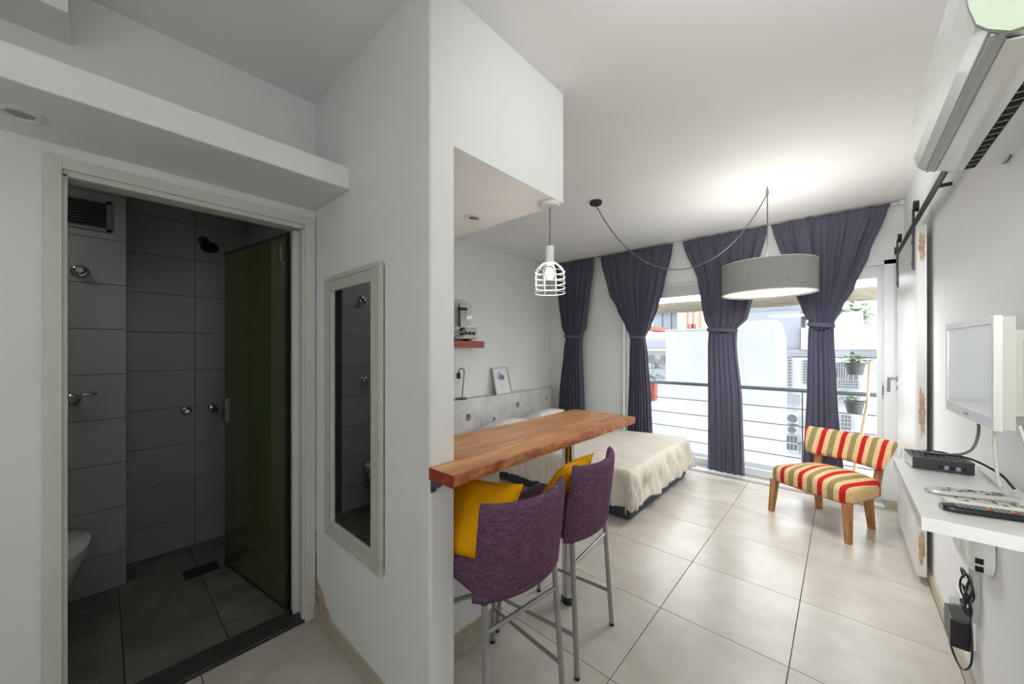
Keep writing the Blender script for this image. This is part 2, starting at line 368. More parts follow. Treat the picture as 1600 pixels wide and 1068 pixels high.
# ---------------------------------------------------------------- bathroom
struct(MB().box(XBL-.5, XBL-.008, -1.7, YB0-.008, 0, 2.6).box(XBR-.3, XBR-.008, YB0-.008, YP, 0, 2.6).build('wall_bathroom_back', M['bgrout']))
struct(B(-3.9, XB-.14, -1.82, -1.7, 0, 2.6).build('wall_bathroom_left', M['btile']))
struct(B(-4.0, XB-.14, -1.8, YP, 2.56, 2.7).build('ceiling_bathroom', M['ceil']))
bw = sroot('wall_bathroom_tiling'); g = .0035
zs = [0]+[.225+.2795*k for k in range(9)]
zs = [z for z in zs if z < 2.5]+[2.56]
for a, b in zip(zs[:-1], zs[1:]):
    if b-a < .03: continue
    for y0, y1 in ((-1.12, -.51), (-.51, YB0)): B(XBL-.008, XBL, y0+g/2, y1-g/2, a+g/2, b-g/2, .001).build('tile', M['btile'], bw)
    for y0, y1 in ((YB0, .478), (.478, YP)): B(XBR-.008, XBR, y0+g/2, y1-g/2, a+g/2, b-g/2, .001).build('tile', M['btile'], bw)
    B(XBR+.002, XBL-.010, YB0-.008, YB0, a+g/2, b-g/2, .001).build('tile', M['btile'], bw)
    for x0, x1 in ((XBR+.002, -3.1), (-3.1, -2.5), (-2.5, XB-.142)): B(x0+g/2, x1-g/2, YP-.008, YP-.0005, a+g/2, b-g/2, .001).build('tile', M['btile'], bw)
for o in bw.children: pass
fb = sroot('floor_bathroom')
B(-3.9, XB-.15, -1.7, YP, -.12, -.011).build('screed', M['bgrout'], fb)
xs = [-3.7, -3.27, -2.88, -2.49, XB-.145]; ys = [-1.5, -1.07, -.69, -.31, .07, .44, .8]
for a, b in zip(xs[:-1], xs[1:]):
    for c, d in zip(ys[:-1], ys[1:]):
        bb = b
        if a < XBL-.2 and d <= .08: aa = XBL
        else: aa = a
        if bb-aa < .02: continue
        B(aa+.002, bb-.002, c+.002, d-.002, -.011, 0, .001).build('tile', M['bfloor'], fb)
struct(B(XB-.145, XB-.004, DY0, DY1+.002, -.02, .016, .004).build('trim_3', M['granite']))   # granite threshold
# door frame
d1 = sroot('door_1')
fr = MB()
for y0, y1 in ((DY0-.025, DY0+.02), (DY1-.02, DY1+.03)): fr.box(XB-.002, XB+.016, y0, y1, .0008, DZ+.03, 0, .002)
fr.box(XB-.002, XB+.015, DY0-.02, DY1+.028, DZ-.015, DZ+.03, 0, .002)
fr.build('casing', M['cream'], d1)
jb = MB().box(XB-.15, XB-.03, DY0, DY0+.018, .016, DZ-.02).box(XB-.15, XB-.03, DY1-.02, DY1, .016, DZ-.02).box(XB-.15, XB-.03, DY0, DY1, DZ-.02, DZ)
jb.box(XB-.03, XB-.002, DY0+.001, DY0+.032, .016, DZ-.03).box(XB-.03, XB-.002, DY1-.03, DY1-.001, .016, DZ-.03).box(XB-.03, XB-.002, DY0, DY1, DZ-.036, DZ-.002)
jb.build('jamb', M['cream'], d1)
tr = MB().box(XB-.135, XB-.085, DY1-.032, DY1-.021, .017, 2.165).box(XB-.14, XB-.12, DY1-.044, DY1-.032, .017, 2.165).box(XB-.095, XB-.085, DY1-.05, DY1-.032, .017, 2.165)
tr.build('channel', M['alu'], d1)
sc = MB()
for z in (.12, 1.1, 1.98, 2.08): sc.lathe([(.004, 0), (.004, .003)], (XB-.108, DY1-.035, z), 1, 8)
sc.build('screw_heads', M['dark'], d1)
# green glass door leaf swung into the bathroom
dl = thing('shower_door', 'dark green glass door leaf standing open inside the bathroom', 'door', (-2.36, .712, .012))
a = math.atan2(-.135, -.81)          # direction from hinge to free edge
def dpt(s, t, z): return Vector((-2.36+math.cos(a)*s+math.sin(a)*t, .712+math.sin(a)*s-math.cos(a)*t, z))
def dbox(mb, s0, s1, t0, t1, z0, z1):
    vs = [dpt(s, t, z) for s in (s0, s1) for t in (t0, t1) for z in (z0, z1)]
    return mb.add(vs, [(0,1,3,2),(4,6,7,5),(0,4,5,1),(2,3,7,6),(0,2,6,4),(1,5,7,3)])
dbox(MB(), 0, .84, -.004, .004, .02, 2.15).build('glass_panel', M['green'], dl)
dbox(dbox(MB(), 0, .84, -.008, .008, 2.15, 2.165), 0, .84, -.008, .008, .012, .022).build('edge_strip', M['black'], dl)
dbox(MB(), 0, .02, -.008, .008, .022, 2.15).build('hinge_stile', M['iron'], dl)
h = MB(); dbox(h, .8, .842, -.018, -.004, 1.0, 1.16); dbox(h, .8, .842, .004, .018, 1.0, 1.16); h.build('handle_plate', M['steel'], dl)
# toilet
tl = thing('toilet', 'white porcelain toilet with closed lid partly seen behind the door frame', 'toilet', (-3.15, -.235, 0))
def oval(cx, cy, L, W, z, n=32):
    out = []
    for k in range(n):
        t = 2*PI*k/n; x = math.cos(t); yv = math.sin(t)
        lx = L*(.62 if x > 0 else .38)*abs(x)**(1 if x > 0 else .7)*(1 if x > 0 else -1)
        out.append((cx+lx, cy+W/2*yv, z))
    return out
tcx, tcy = -3.185, -.235
MB().loft([oval(tcx-.02, tcy, .3, .2, .0), oval(tcx-.02, tcy, .3, .2, .06), oval(tcx-.02, tcy, .34, .22, .16), oval(tcx, tcy, .46, .32, .3), oval(tcx, tcy, .52, .38, .385), oval(tcx, tcy, .52, .38, .4)]).build('bowl', M['porc'], tl, True, auto=50)
MB().loft([oval(tcx, tcy, .53, .385, .402), oval(tcx, tcy, .54, .39, .41), oval(tcx, tcy, .54, .39, .43), oval(tcx, tcy, .52, .37, .438)]).build('lid', M['porc'], tl, True, auto=50)
# vent grille
vg = thing('vent_grille', 'metal ventilation grille with dark slats high on the bathroom wall', 'vent', (XBL, -.045, 2.26))
vy0, vy1, vz0, vz1 = -.16, .04, 2.225, 2.415
MB().box(XBL+.001, XBL+.012, vy0, vy1, vz0, vz0+.018).box(XBL+.001, XBL+.012, vy0, vy1, vz1-.018, vz1).box(XBL+.001, XBL+.012, vy0, vy0+.018, vz0, vz1).box(XBL+.001, XBL+.012, vy1-.02, vy1, vz0, vz1).build('frame', M['steel'], vg)
B(XBL+.0005, XBL+.002, vy0+.01, vy1-.01, vz0+.01, vz1-.01).build('backing', M['dark'], vg)
for k in range(9):
    z = vz0+.022+k*.0175
    MB().add([(XBL+.003, vy0+.018, z+.006), (XBL+.003, vy1-.02, z+.006), (XBL+.012, vy1-.02, z), (XBL+.012, vy0+.018, z), (XBL+.003, vy0+.018, z+.008), (XBL+.003, vy1-.02, z+.008), (XBL+.012, vy1-.02, z+.002), (XBL+.012, vy0+.018, z+.002)],
             [(0,1,2,3),(4,7,6,5),(0,4,5,1),(3,2,6,7),(0,3,7,4),(1,5,6,2)]).build('slat', M['steel'], vg)
def valve(name, label, x, y, z, r=.035, lever=False, m='chrome'):
    t = thing(name, label, 'tap', (x, y, z))
    MB().lathe([(r, .001), (r, .006), (r*.85, .014), (r*.5, .018)], (x, y, z), 0).build('escutcheon', M[m], t, True, auto=40)
    MB().lathe([(r*.45, .018), (r*.6, .03), (r*.6, .055), (r*.4, .062)], (x, y, z), 0).build('knob', M[m], t, True, auto=40)
    if lever: MB().tube([(x+.05, y, z+.01), (x+.06, y+.05, z+.03), (x+.06, y+.1, z+.032)], [.008, .006, .005]).build('lever', M[m], t, True)
valve('wall_button', 'round chrome valve on the left tiled wall below the vent', XBL, -.088, 1.965, .04)
valve('lever_tap', 'chrome lever tap on the left tiled wall above the toilet', XBL, -.118, 1.2, .036, True)
valve('shower_valve', 'bright chrome shower valve knob left of the tile joint', XBR, .425, 1.034, .034)
valve('shower_valve', 'chrome shower valve knob nearest the green glass door', XBR, .587, 1.03, .034)
sh = thing('shower', 'dark round shower head on a short wall arm', 'shower head', (XBR, .53, 2.34))
MB().lathe([(.035, .001), (.035, .006), (.012, .01)], (XBR, .53, 2.34), 0).build('wall_flange', M['dchrome'], sh, True, auto=40)
MB().tube(spline([(XBR+.005, .53, 2.34), (XBR+.06, .535, 2.345), (XBR+.1, .54, 2.32), (XBR+.12, .545, 2.29)]), .009).build('arm', M['dchrome'], sh, True)
hd = MB().lathe([(.012, .03), (.03, .018), (.055, .004), (.055, -.008), (.05, -.012)], (0, 0, 0), 2)
for v in hd.v: v.rotate(Matrix.Rotation(math.radians(-28), 3, 'Y')); v += Vector((XBR+.125, .547, 2.27))
hd.build('spray_head', M['dchrome'], sh, True, auto=40)
dr = thing('floor_drain', 'black rectangular drain grate set in the shower floor', 'drain', (-3.24, .45, 0))
B(-3.3, -3.17, .36, .54, .0008, .004).build('frame', M['black'], dr)
for k in range(6): B(-3.292+k*.02, -3.284+k*.02, .368, .532, .004, .006).build('bar', M['iron'], dr)

# ---------------------------------------------------------------- things on the hall side
def downlight(label, c):
    t = thing('downlight', label, 'ceiling light', (c[0], c[1], c[2]), None)
    MB().lathe([(.054, -.0005), (.055, -.005), (.040, -.009), (.033, -.0015)], c, 2, 32).build('ring', M['trimw'], t, True, auto=40)
    MB().lathe([(.031, -.0012), (.028, -.003), (.0, -.003)], c, 2, 32, cap=False).build('lens', M['steel'], t, True, auto=40)
downlight('recessed round spotlight in the plaster ledge above the bathroom door', (-2.0, -.178, 2.27))
downlight('recessed round spotlight in the lowered ceiling over the counter', (-1.64, 1.483, 2.285))
lb = MB().lathe([(.0, .055), (.03, .05), (.055, .03), (.065, 0), (.06, 0), (.05, .025), (.0, .047)], (0, 0, 0), 2, cap=False)
for v in lb.v: v += Vector((-1.95, .47, 2.377))
tag(move_to(lb.build('upturned_bowl', M['beige'], None, True), (-1.95, .47, 2.377)), 'beige upturned bowl peeking over the plaster ledge', 'bowl')
# tall mirror
mr = thing('wall_mirror', 'tall narrow mirror in a cream wooden frame on the partition wall', 'mirror', (-1.72, YP, .545))
mx0, mx1, mz0, mz1 = -2.0, -1.44, .548, 1.868
def ring_frame(mb, x0, x1, z0, z1, y0, y1, wd):
    mb.box(x0, x1, y0, y1, z0, z0+wd).box(x0, x1, y0, y1, z1-wd, z1).box(x0, x0+wd, y0, y1, z0+wd, z1-wd).box(x1-wd, x1, y0, y1, z0+wd, z1-wd)
f1 = MB(); ring_frame(f1, mx0, mx1, mz0, mz1, YP-.028, YP-.006, .02); f1.build('outer_moulding', M['frame'], mr)
f2 = MB(); ring_frame(f2, mx0+.02, mx1-.02, mz0+.02, mz1-.02, YP-.022, YP-.006, .042); f2.build('frame', M['frame'], mr)
f3 = MB(); ring_frame(f3, mx0+.062, mx1-.062, mz0+.062, mz1-.062, YP-.026, YP-.006, .012); f3.build('inner_moulding', M['frame'], mr)
B(mx0+.07, mx1-.07, YP-.016, YP-.014, mz0+.07, mz1-.07).build('mirror_glass', M['mirror'], mr)
B(mx0+.03, mx1-.004, YP-.0055, YP-.001, mz0+.02, mz1-.02).build('backing_board', M['dark'], mr)

# ---------------------------------------------------------------- bar counter
TX0, TX1, TY0, TY1, TZ0, TZ1 = -1.43, -.977, .795, 2.262, 1.027, 1.07
ct = thing('bar_counter', 'long butcher block wooden bar counter running past the white wall end', 'counter', ((TX0+TX1)/2, 1.53, TZ0))
rows = 8; wr = (TX1-.012-TX0)/rows
rr = random.Random(3)
for r in range(rows):
    x0 = TX0+r*wr; x1 = x0+wr
    start = YP2 if x0 < XC else TY0
    if x0 < XC < x1: start = YP2
    y = start; first = True
    while y < TY1-.01:
        ln = rr.uniform(.32, .62)*(.5 if first else 1); first = False
        y2 = min(y+ln, TY1)
        if TY1-y2 < .12: y2 = TY1
        B(x0+.0003, x1-.0003, y+.0003, y2-.0003, TZ0, TZ1+rr.uniform(-.0004, .0003)).build('stave', M['stave'], ct); y = y2
# rows that pass in front of the wall end start at its near face
for a0, a1 in ((XC+.002, TX0+math.ceil((XC-TX0)/wr)*wr-.0003),):
    if a1-a0 > .006: B(a0, a1, TY0, YP2-.0003, TZ0, TZ1).build('stave', M['stave'], ct)
def edge(u, v):       # rough natural front edge on the near half
    y = TY0+.0005+(TY1-TY0-.001)*u; k = max(0, min(1, (1.75-y)/.3))
    d = k*(.010*noise.noise(Vector((y*9, v*2, 0)))+.006*noise.noise(Vector((y*40, v*8, 3))))-k*.008*v
    return d
nE = 160; rings = []
for i in range(nE+1):
    u = i/nE; y = TY0+(TY1-TY0)*u
    rings.append([(TX1-.0121, y, TZ0+.0005), (TX1-.004+edge(u, 1), y, TZ0+.0005), (TX1-.001+edge(u, .6), y, TZ0+.012), (TX1+edge(u, .3), y, TZ0+.028), (TX1-.0005+edge(u, 0)*.4, y, TZ1), (TX1-.0121, y, TZ1)])
MB().loft(rings).build('rough_front_edge', M['edgewood'], ct, True, auto=60)
B(XC+.002, TX1-.001, TY0-.002, TY0-.0002, TZ0, TZ1).build('end_face', M['endwood'], ct)
MB().box(XC+.001, XC+.035, TY0+.006, TY0+.03, 1.0, 1.0265).box(XC+.001, XC+.004, TY0+.006, TY0+.03, .975, 1.0).build('bracket', M['steel'], ct)
lx, ly = -1.214, 1.854
MB().lathe([(.036, .96), (.036, .045), (.036, .04)][::-1]+[(.036, TZ0-.012)], (lx, ly, 0), 2, 32).build('leg', M['chrome'], ct, True, auto=40)
MB().lathe([(.04, .001), (.042, .01), (.042, .03), (.037, .04)], (lx, ly, 0), 2, 32).build('foot', M['black'], ct, True, auto=40)
MB().lathe([(.06, TZ0-.012), (.06, TZ0-.002)], (lx, ly, 0), 2, 32).build('top_plate', M['chrome'], ct, True, auto=40)

# ---------------------------------------------------------------- bar stools (local: sitter faces -X, origin on floor at centre)
def rrect(cx, cy, hx, hy, r, z, n=6, fn=None):
    out = []
    for q, (sx, sy) in enumerate(((1, 1), (-1, 1), (-1, -1), (1, -1))):
        for k in range(n+1):
            a = PI/2*(q+k/n); out.append((cx+sx*(hx-r)+r*math.cos(a), cy+sy*(hy-r)+r*math.sin(a), z))
    return out
def make_stool(label):
    t = thing('bar_stool', label, 'stool', (0, 0, 0), 'purple bar stools at the wooden counter')
    W, D = .215, .235
    # seat
    s = MB(); rings = []
    for z, gx in ((.60, -.012), (.605, -.002), (.64, .002), (.67, .0), (.685, -.008), (.692, -.03), (.694, -.1)):
        rings.append(rrect(-.0, 0, .225+gx, .19+gx, .03, z))
    s.loft(rings); s.build('seat', M['purple'], t, True, local=True, auto=60)
    # wrap-around backrest: ring sections stacked upward
    def bx(u, z):      # centre line x for horizontal u in -1..1
        return .235+.05*(z-.6)/.37-.055*u*u-.01*u**4
    rings = []; N = 26; th = .027
    for z, k, wsc in ((.600, .45, .975), (.606, .85, .99), (.62, 1, 1), (.68, 1, 1), (.76, .98, 1.0), (.84, .94, 1.0), (.9, .88, 1.0), (.93, .82, .995), (.946, .66, .985), (.953, .4, .975), (.955, .1, .965)):
        ring = []
        def P(u, side):
            zz = z+(max(0, z-.75)/.2)*(.014*u*u)
            return (bx(u, z)+side*th*k*math.sqrt(max(0, 1-abs(u)**16)), u*.222*wsc, zz)
        for i in range(N+1): ring.append(P(-1+2*i/N, 1))
        for i in range(N, -1, -1):
            if i in (0, N): continue
            ring.append(P(-1+2*i/N, -1))
        rings.append(ring)
    MB().loft(rings).build('backrest', M['purple'], t, True, local=True, auto=70)
    for sx, sy in ((1, 1), (1, -1), (-1, 1), (-1, -1)):
        top = (.2 if sx > 0 else -.18, sy*.185, .6); bot = (.235 if sx > 0 else -.235, sy*.205, .012)
        lg = MB().tube([top, bot], .0125, 12).build('leg', M['grayleg'], t, True, local=True, auto=50)
        MB().tube([(bot[0], bot[1], .0), (bot[0], bot[1], .014)], .0135, 12).build('foot_cap', M['black'], lg, True, local=True, auto=50)
    def lp(sx, sy, z):
        k = (.6-z)/.588; tx, bx_ = (.2, .235) if sx > 0 else (-.18, -.235); return Vector((tx+(bx_-tx)*k, sy*(.185+.02*k), z))
    for sy in (1, -1): MB().tube([lp(1, sy, .185), lp(-1, sy, .185)], .009, 10).build('side_rail', M['grayleg'], t, True, local=True, auto=50)
    a, b = lp(-1, 1, .27), lp(-1, -1, .27)
    MB().tube(spline([a, a+Vector((-.05, -.08, 0)), (a+b)/2+Vector((-.08, 0, 0)), b+Vector((-.05, .08, 0)), b]), .011, 10).build('footrest', M['grayleg'], t, True, local=True)
    MB().tube([lp(1, 1, .5), lp(1, -1, .5)], .009, 10).build('back_rail', M['grayleg'], t, True, local=True, auto=50)
    return t
st1 = make_stool('purple linen bar stool nearest the white wall end, with a yellow cushion')
st1.location = (-1.12, 1.108, 0); st1.rotation_euler.z = math.radians(-6)
st2 = copy_tree(st1); st2['label'] = 'second purple linen bar stool, beside the chrome counter leg'
st2.location = (-1.15, 1.628, 0); st2.rotation_euler.z = math.radians(5)
def cushion(label, loc, rot, s=.4, th=.075):
    mb = MB(); n = 22
    for sg in (1, -1):
        def fn(u, v):
            a, b = 2*u-1, 2*v-1
            k = (1-abs(a)**2.6)*(1-abs(b)**2.6); pin = 1-.09*(1-abs(a)**2)*abs(b)**3; pin2 = 1-.09*(1-abs(b)**2)*abs(a)**3
            return Vector((a*s/2*pin2, b*s/2*pin, sg*(th*k**.55+.002*noise.noise(Vector((a*3, b*3, sg))))))
        mb.grid(fn, n, n)
    o = mb.build('cushion', M['mustard'], None, True)
    bm = bmesh.new(); bm.from_mesh(o.data); bmesh.ops.remove_doubles(bm, verts=bm.verts, dist=.0005); bmesh.ops.recalc_face_normals(bm, faces=bm.faces); bm.to_mesh(o.data); bm.free()
    o.location = loc; o.rotation_euler = rot; tag(o, label, 'cushion', 'mustard yellow cushions on the stools')
    piping = MB()
    pts = []
    for k in range(80):
        t = k/80*4; q = int(t); f = t-q; e = 2*f-1
        pin = 1-.09*(1-e*e); h = s/2
        p = [(e*h, -h*pin), (h*pin, e*h), (-e*h, h*pin), (-h*pin, -e*h)][q]; pts.append((p[0], p[1], 0))
    pts.append(pts[0]); piping.tube(pts, .003, 6).build('piping', M['mustard'], o, True, local=True)
    return o
cushion('mustard yellow cushion standing on the nearest stool, cut off by the wall end', (-1.13, 1.04, .80), Matrix(((-.19, -.95, -.247), (.60, -.31, .738), (.777, .0, -.63))).to_euler(), .33, .055)
cushion('mustard yellow cushion leaning on the backrest of the farther stool', (-1.07, 1.60, .80), (0, math.radians(-58), math.radians(5)), .33, .055)

# ---------------------------------------------------------------- cage pendant
pc = Vector((-1.172, 1.612, 0))
pd = thing('cage_pendant', 'white wire cage pendant lamp with bare bulb over the counter', 'lamp', (pc.x, pc.y, 2.285))
MB().lathe([(.0, 2.262), (.053, 2.262), (.056, 2.268), (.056, 2.284)], pc, 2, 32).build('canopy', M['trimw'], pd, True, auto=40)
MB().tube([(pc.x, pc.y, 2.264), (pc.x, pc.y, 2.05)], .003).build('cord', M['cordg'], pd, True)
MB().lathe([(.006, 2.055), (.022, 2.052), (.023, 2.045), (.023, 1.975), (.027, 1.972), (.027, 1.962), (.0, 1.96)], pc, 2, 24).build('socket', M['trimw'], pd, True, auto=40)
MB().lathe([(.014, 1.962), (.016, 1.95), (.03, 1.93), (.037, 1.905), (.03, 1.875), (.012, 1.862), (0, 1.86)], pc, 2, 24).build('bulb', M['bulb'], pd, True)
def cr(z): return .03+.052*math.sin(min(1, (1.965-z)/.06)*PI/2)
for k in range(8):
    an = 2*PI*k/8+.2
    MB().tube([(pc.x+cr(z)*math.cos(an), pc.y+cr(z)*math.sin(an), z) for z in (1.965, 1.955, 1.94, 1.92, 1.9, 1.85, 1.80)], .002, 6).build('cage_wire', M['trimw'], pd, True)
for z in (1.915, 1.885, 1.855, 1.828, 1.80):
    MB().tube([(pc.x+cr(z)*math.cos(2*PI*k/32), pc.y+cr(z)*math.sin(2*PI*k/32), z) for k in range(33)], .0026, 6).build('cage_ring', M['trimw'], pd, True)

# ---------------------------------------------------------------- drum pendant
ds = Vector((-.471, 3.758, 0))
dp = thing('drum_pendant', 'large grey felt drum pendant lamp swagged from the ceiling', 'lamp', (ds.x, ds.y, ZC))
cc = Vector((-1.704, 3.066, 0))
MB().lathe([(.0, ZC-.03), (.05, ZC-.03), (.056, ZC-.024), (.056, ZC)], cc, 2, 32).build('canopy', M['iron'], dp, True, auto=40)
MB().lathe([(.008, ZC-.07), (.011, ZC-.06), (.012, ZC-.03), (.005, ZC-.02), (.004, ZC)], ds, 2, 16).build('ceiling_hook', M['steel'], dp, True)
hk = ds+Vector((-.002, 0, ZC-.06)); c0 = cc+Vector((0, 0, ZC-.03))
pts = []
for i in range(41):
    t = i/40; p = c0.lerp(hk, t); s = 2*t-1; sag = .62*(1-(math.cosh(1.5*s)-1)/(math.cosh(1.5)-1)); p.z -= sag; pts.append(p)
MB().tube(pts, .0045).build('swag_cord', M['cordg'], dp, True)
zt, zb, R = 2.215, 1.965, .335
MB().tube([ds+Vector((0, 0, ZC-.06)), ds+Vector((0, 0, zt-.05))], .0045).build('drop_cord', M['cordg'], dp, True)
MB().lathe([(R, zb), (R, zt), (R-.004, zt), (R-.004, zb), (R, zb)], ds, 2, 72, cap=False).build('shade', M['shade'], dp, True, auto=40)
MB().lathe([(R+.001, zt-.004), (R+.002, zt+.002), (R-.005, zt+.002), (R-.005, zt-.004)], ds, 2, 72, cap=False).lathe([(R+.001, zb+.003), (R+.002, zb-.003), (R-.006, zb-.003), (R-.005, zb+.003)], ds, 2, 72, cap=False).build('shade_rim', M['frame'], dp, True, auto=40)
MB().lathe([(0, zb+.012), (R-.006, zb+.012), (R-.006, zb+.008), (0, zb+.008)], ds, 2, 72, cap=False).build('diffuser', M['diff'], dp, True, auto=40)
for k in range(3):
    an = 2*PI*k/3; MB().tube([ds+Vector((0, 0, zt-.05)), ds+Vector((math.cos(an)*(R-.004), math.sin(an)*(R-.004), zt-.004))], .0025, 6).build('spider_arm', M['steel'], dp, True)
MB().lathe([(.02, zt-.05), (.02, zt-.11), (.0, zt-.11)], ds, 2, 16).build('socket', M['black'], dp, True, auto=40)

# ---------------------------------------------------------------- window
YF0, YF1 = 5.0, 5.11
w1 = sroot('window_1')
fo = MB().box(WX0, WX0+.05, YF0, YF1, 0.03, WZ).box(WX1-.05, WX1, YF0, YF1, 0.03, WZ).box(WX0+.05, WX1-.05, YF0, YF1, WZ-.06, WZ).box(WX0, WX1, YF0, YF1, .0, .03)
fo.box(WX0+.05, WX1-.05, YF0+.02, YF0+.024, .03, .045).box(WX0+.05, WX1-.05, YF0+.065, YF0+.069, .03, .045)
fo.build('outer_frame', M['alu'], w1)
cm = MB().box(WX0-.012, WX0+.01, YW-.012, YW+.05, 0.04, WZ+.01).box(WX1-.09, WX1+.01, YW-.012, YW+.05, .081, WZ+.01).box(WX0-.012, WX1+.01, YW-.012, YW+.05, WZ-.03, WZ+.03)
cm.build('casing', M['alu'], w1)
mid = -.99
def sash(name, x0, x1, y0, y1, hx):
    s = MB().box(x0, x0+.085, y0, y1, .045, WZ-.06).box(x1-.085, x1, y0, y1, .045, WZ-.06).box(x0+.085, x1-.085, y0, y1, .045, .125).box(x0+.085, x1-.085, y0, y1, WZ-.14, WZ-.06)
    so = s.build('sash', M['alu'], w1)
    B(x0+.08, x1-.08, (y0+y1)/2-.003, (y0+y1)/2+.003, .12, WZ-.135).build('pane', M['glass'], so)
    B(hx-.013, hx+.013, y0-.002, y0+.001, 1.02, 1.19).build('recessed_pull', M['steel'], so)
    B(hx-.006, hx+.006, y0-.003, y0, 1.06, 1.15).build('pull_slot', M['dark'], so)
sash('sash', WX0+.05, mid+.045, 5.055, 5.095, WX0+.09)
sash('sash', mid-.045, WX1-.05, 5.008, 5.045, WX1-.09)
struct(B(WX0-.06, .3, YW-.06, YF0, 0, .028, .004).build('trim_4', M['alu']))         # low sill step along the floor
w2 = sroot('window_2')
MB().box(KX0, KX0+.05, -1.69, -1.63, KZ0, KZ1).box(KX1-.05, KX1, -1.69, -1.63, KZ0, KZ1).box(KX0+.05, KX1-.05, -1.69, -1.63, KZ0, KZ0+.05).box(KX0+.05, KX1-.05, -1.69, -1.63, KZ1-.05, KZ1).box(-.3, -.25, -1.69, -1.63, KZ0+.05, KZ1-.05).build('window_frame', M['alu'], w2)
B(KX0+.05, KX1-.05, -1.663, -1.657, KZ0+.05, KZ1-.05).build('pane', M['glass'], w2)

# ---------------------------------------------------------------- curtains
cr_ = thing('curtain_rod', 'white curtain rail along the top of the window wall', 'curtain rod', (-1.6, 4.89, 2.84))
MB().tube([(XH+.02, 4.885, 2.838), (XR-.005, 4.885, 2.838)], .009, 12).build('rail', M['trimw'], cr_, True, auto=50)
for x in (-2.69, -1.32, -.3): MB().box(x-.008, x+.008, 4.88, YW, 2.845, 2.865).build('bracket', M['steel'], cr_)
MB().box(XR-.03, XR-.001, 4.87, 4.9, 2.82, 2.86, 0, .003).build('end_bracket', M['trimw'], cr_)
YCUR = 4.87
def curtain(label, keys, folds, seed, ztie, tie_w, sag=.0):
    # keys: (z, xleft, xright, fold depth, puff)
    t = thing('curtain', label, 'curtain', ((keys[0][1]+keys[0][2])/2, YCUR, keys[-1][0]), 'violet grey curtains across the window wall')
    keys = sorted(keys, key=lambda k: -k[0]); z0, z1 = keys[0][0], keys[-1][0]
    def ev(z):
        for a, b in zip(keys[:-1], keys[1:]):
            if a[0] >= z >= b[0]:
                s = (a[0]-z)/(a[0]-b[0]) if a[0] > b[0] else 0; s = s*s*(3-2*s)*.5+s*.5
                return [a[i]+(b[i]-a[i])*s for i in range(1, 5)]
        return list(keys[-1][1:])
    rr = random.Random(seed); ph = [rr.uniform(0, 6.28) for _ in range(6)]
    NU, NV = 150, 110
    def fn(u, v):
        z = z0+(z1-z0)*v; xl, xr, amp, puff = ev(z)
        dz = (z-ztie)
        uu = u+.012*math.sin(u*9+ph[0])
        w_ = math.sin(2*PI*folds*uu+ph[1]+.5*math.sin(z*2+ph[2]))+.45*math.sin(2*PI*folds*1.7*uu+ph[3]+z*.9)+.25*math.sin(2*PI*folds*2.9*uu+ph[4])
        if z > 2.72: w_ += .5*math.sin(2*PI*folds*5*uu+ph[5])
        y = YCUR-.012-puff*math.sqrt(max(0, 1-(2*u-1)**2))-amp*w_*.6
        x = xl+(xr-xl)*u+amp*.5*math.cos(2*PI*folds*uu+ph[1])*(1-abs(2*u-1)**6)
        zz = z
        if dz > 0 and dz < .7: zz -= sag*math.exp(-dz/.12)*(1-(2*u-1)**2)       # fabric blousing over the tie
        if z < z1+.001: pass
        y = max(y, YCUR-.17)
        return Vector((x, min(y, YW-.025), zz))
    o = MB().grid(fn, NU, NV).build('fabric', M['curt'], t, True)
    md = o.modifiers.new('thickness', 'SOLIDIFY'); md.thickness = .003; md.offset = 0
    xl, xr, amp, puff = ev(ztie); cx = (xl+xr)/2; hw = (xr-xl)/2+.008
    rings = []
    for k in range(33):
        a = 2*PI*k/32; rings.append((a,))
    band = []
    for dzv, ex in ((-.02, 0), (-.01, .004), (0, .006), (.01, .004), (.02, 0)):
        band.append([(cx+(hw+ex)*math.cos(2*PI*k/40), YCUR-.02-puff*.5+(.04+puff*.55+ex)*math.sin(2*PI*k/40), ztie+dzv-.012*math.cos(2*PI*k/40)) for k in range(40)])
    MB().loft(band, cap=False).build('tieback', M['curt'], t, True)
    return t
curtain('short leftmost violet curtain beside the bed wall', [(2.85, -3.47, -2.72, .014, .0), (2.8, -3.46, -2.73, .02, .01), (2.25, -3.36, -2.81, .03, .03), (1.85, -3.29, -2.86, .03, .05), (1.7, -3.22, -2.92, .012, .05), (1.5, -3.25, -2.93, .024, .05), (.8, -3.34, -2.9, .03, .04), (.05, -3.38, -2.86, .032, .04)], 7, 1, 1.69, .02, .05)
curtain('violet curtain gathered at the left edge of the window', [(2.845, -2.63, -1.6, .014, .0), (2.78, -2.62, -1.61, .022, .01), (2.3, -2.5, -1.72, .034, .03), (2.05, -2.36, -1.79, .035, .06), (1.8, -2.23, -1.88, .026, .06), (1.66, -2.16, -1.96, .012, .05), (1.45, -2.17, -1.93, .024, .05), (.8, -2.19, -1.88, .03, .05), (.08, -2.21, -1.85, .032, .05)], 8, 2, 1.66, .02, .04)
curtain('violet curtain hanging down the middle of the window', [(2.845, -1.49, -.6, .014, .0), (2.78, -1.475, -.615, .022, .01), (2.35, -1.32, -.72, .034, .04), (2.05, -1.275, -.745, .034, .08), (1.85, -1.24, -.79, .026, .09), (1.73, -1.19, -.895, .012, .06), (1.55, -1.2, -.9, .02, .05), (.9, -1.2, -.845, .026, .05), (.07, -1.205, -.825, .028, .05)], 6, 3, 1.72, .02, .06)
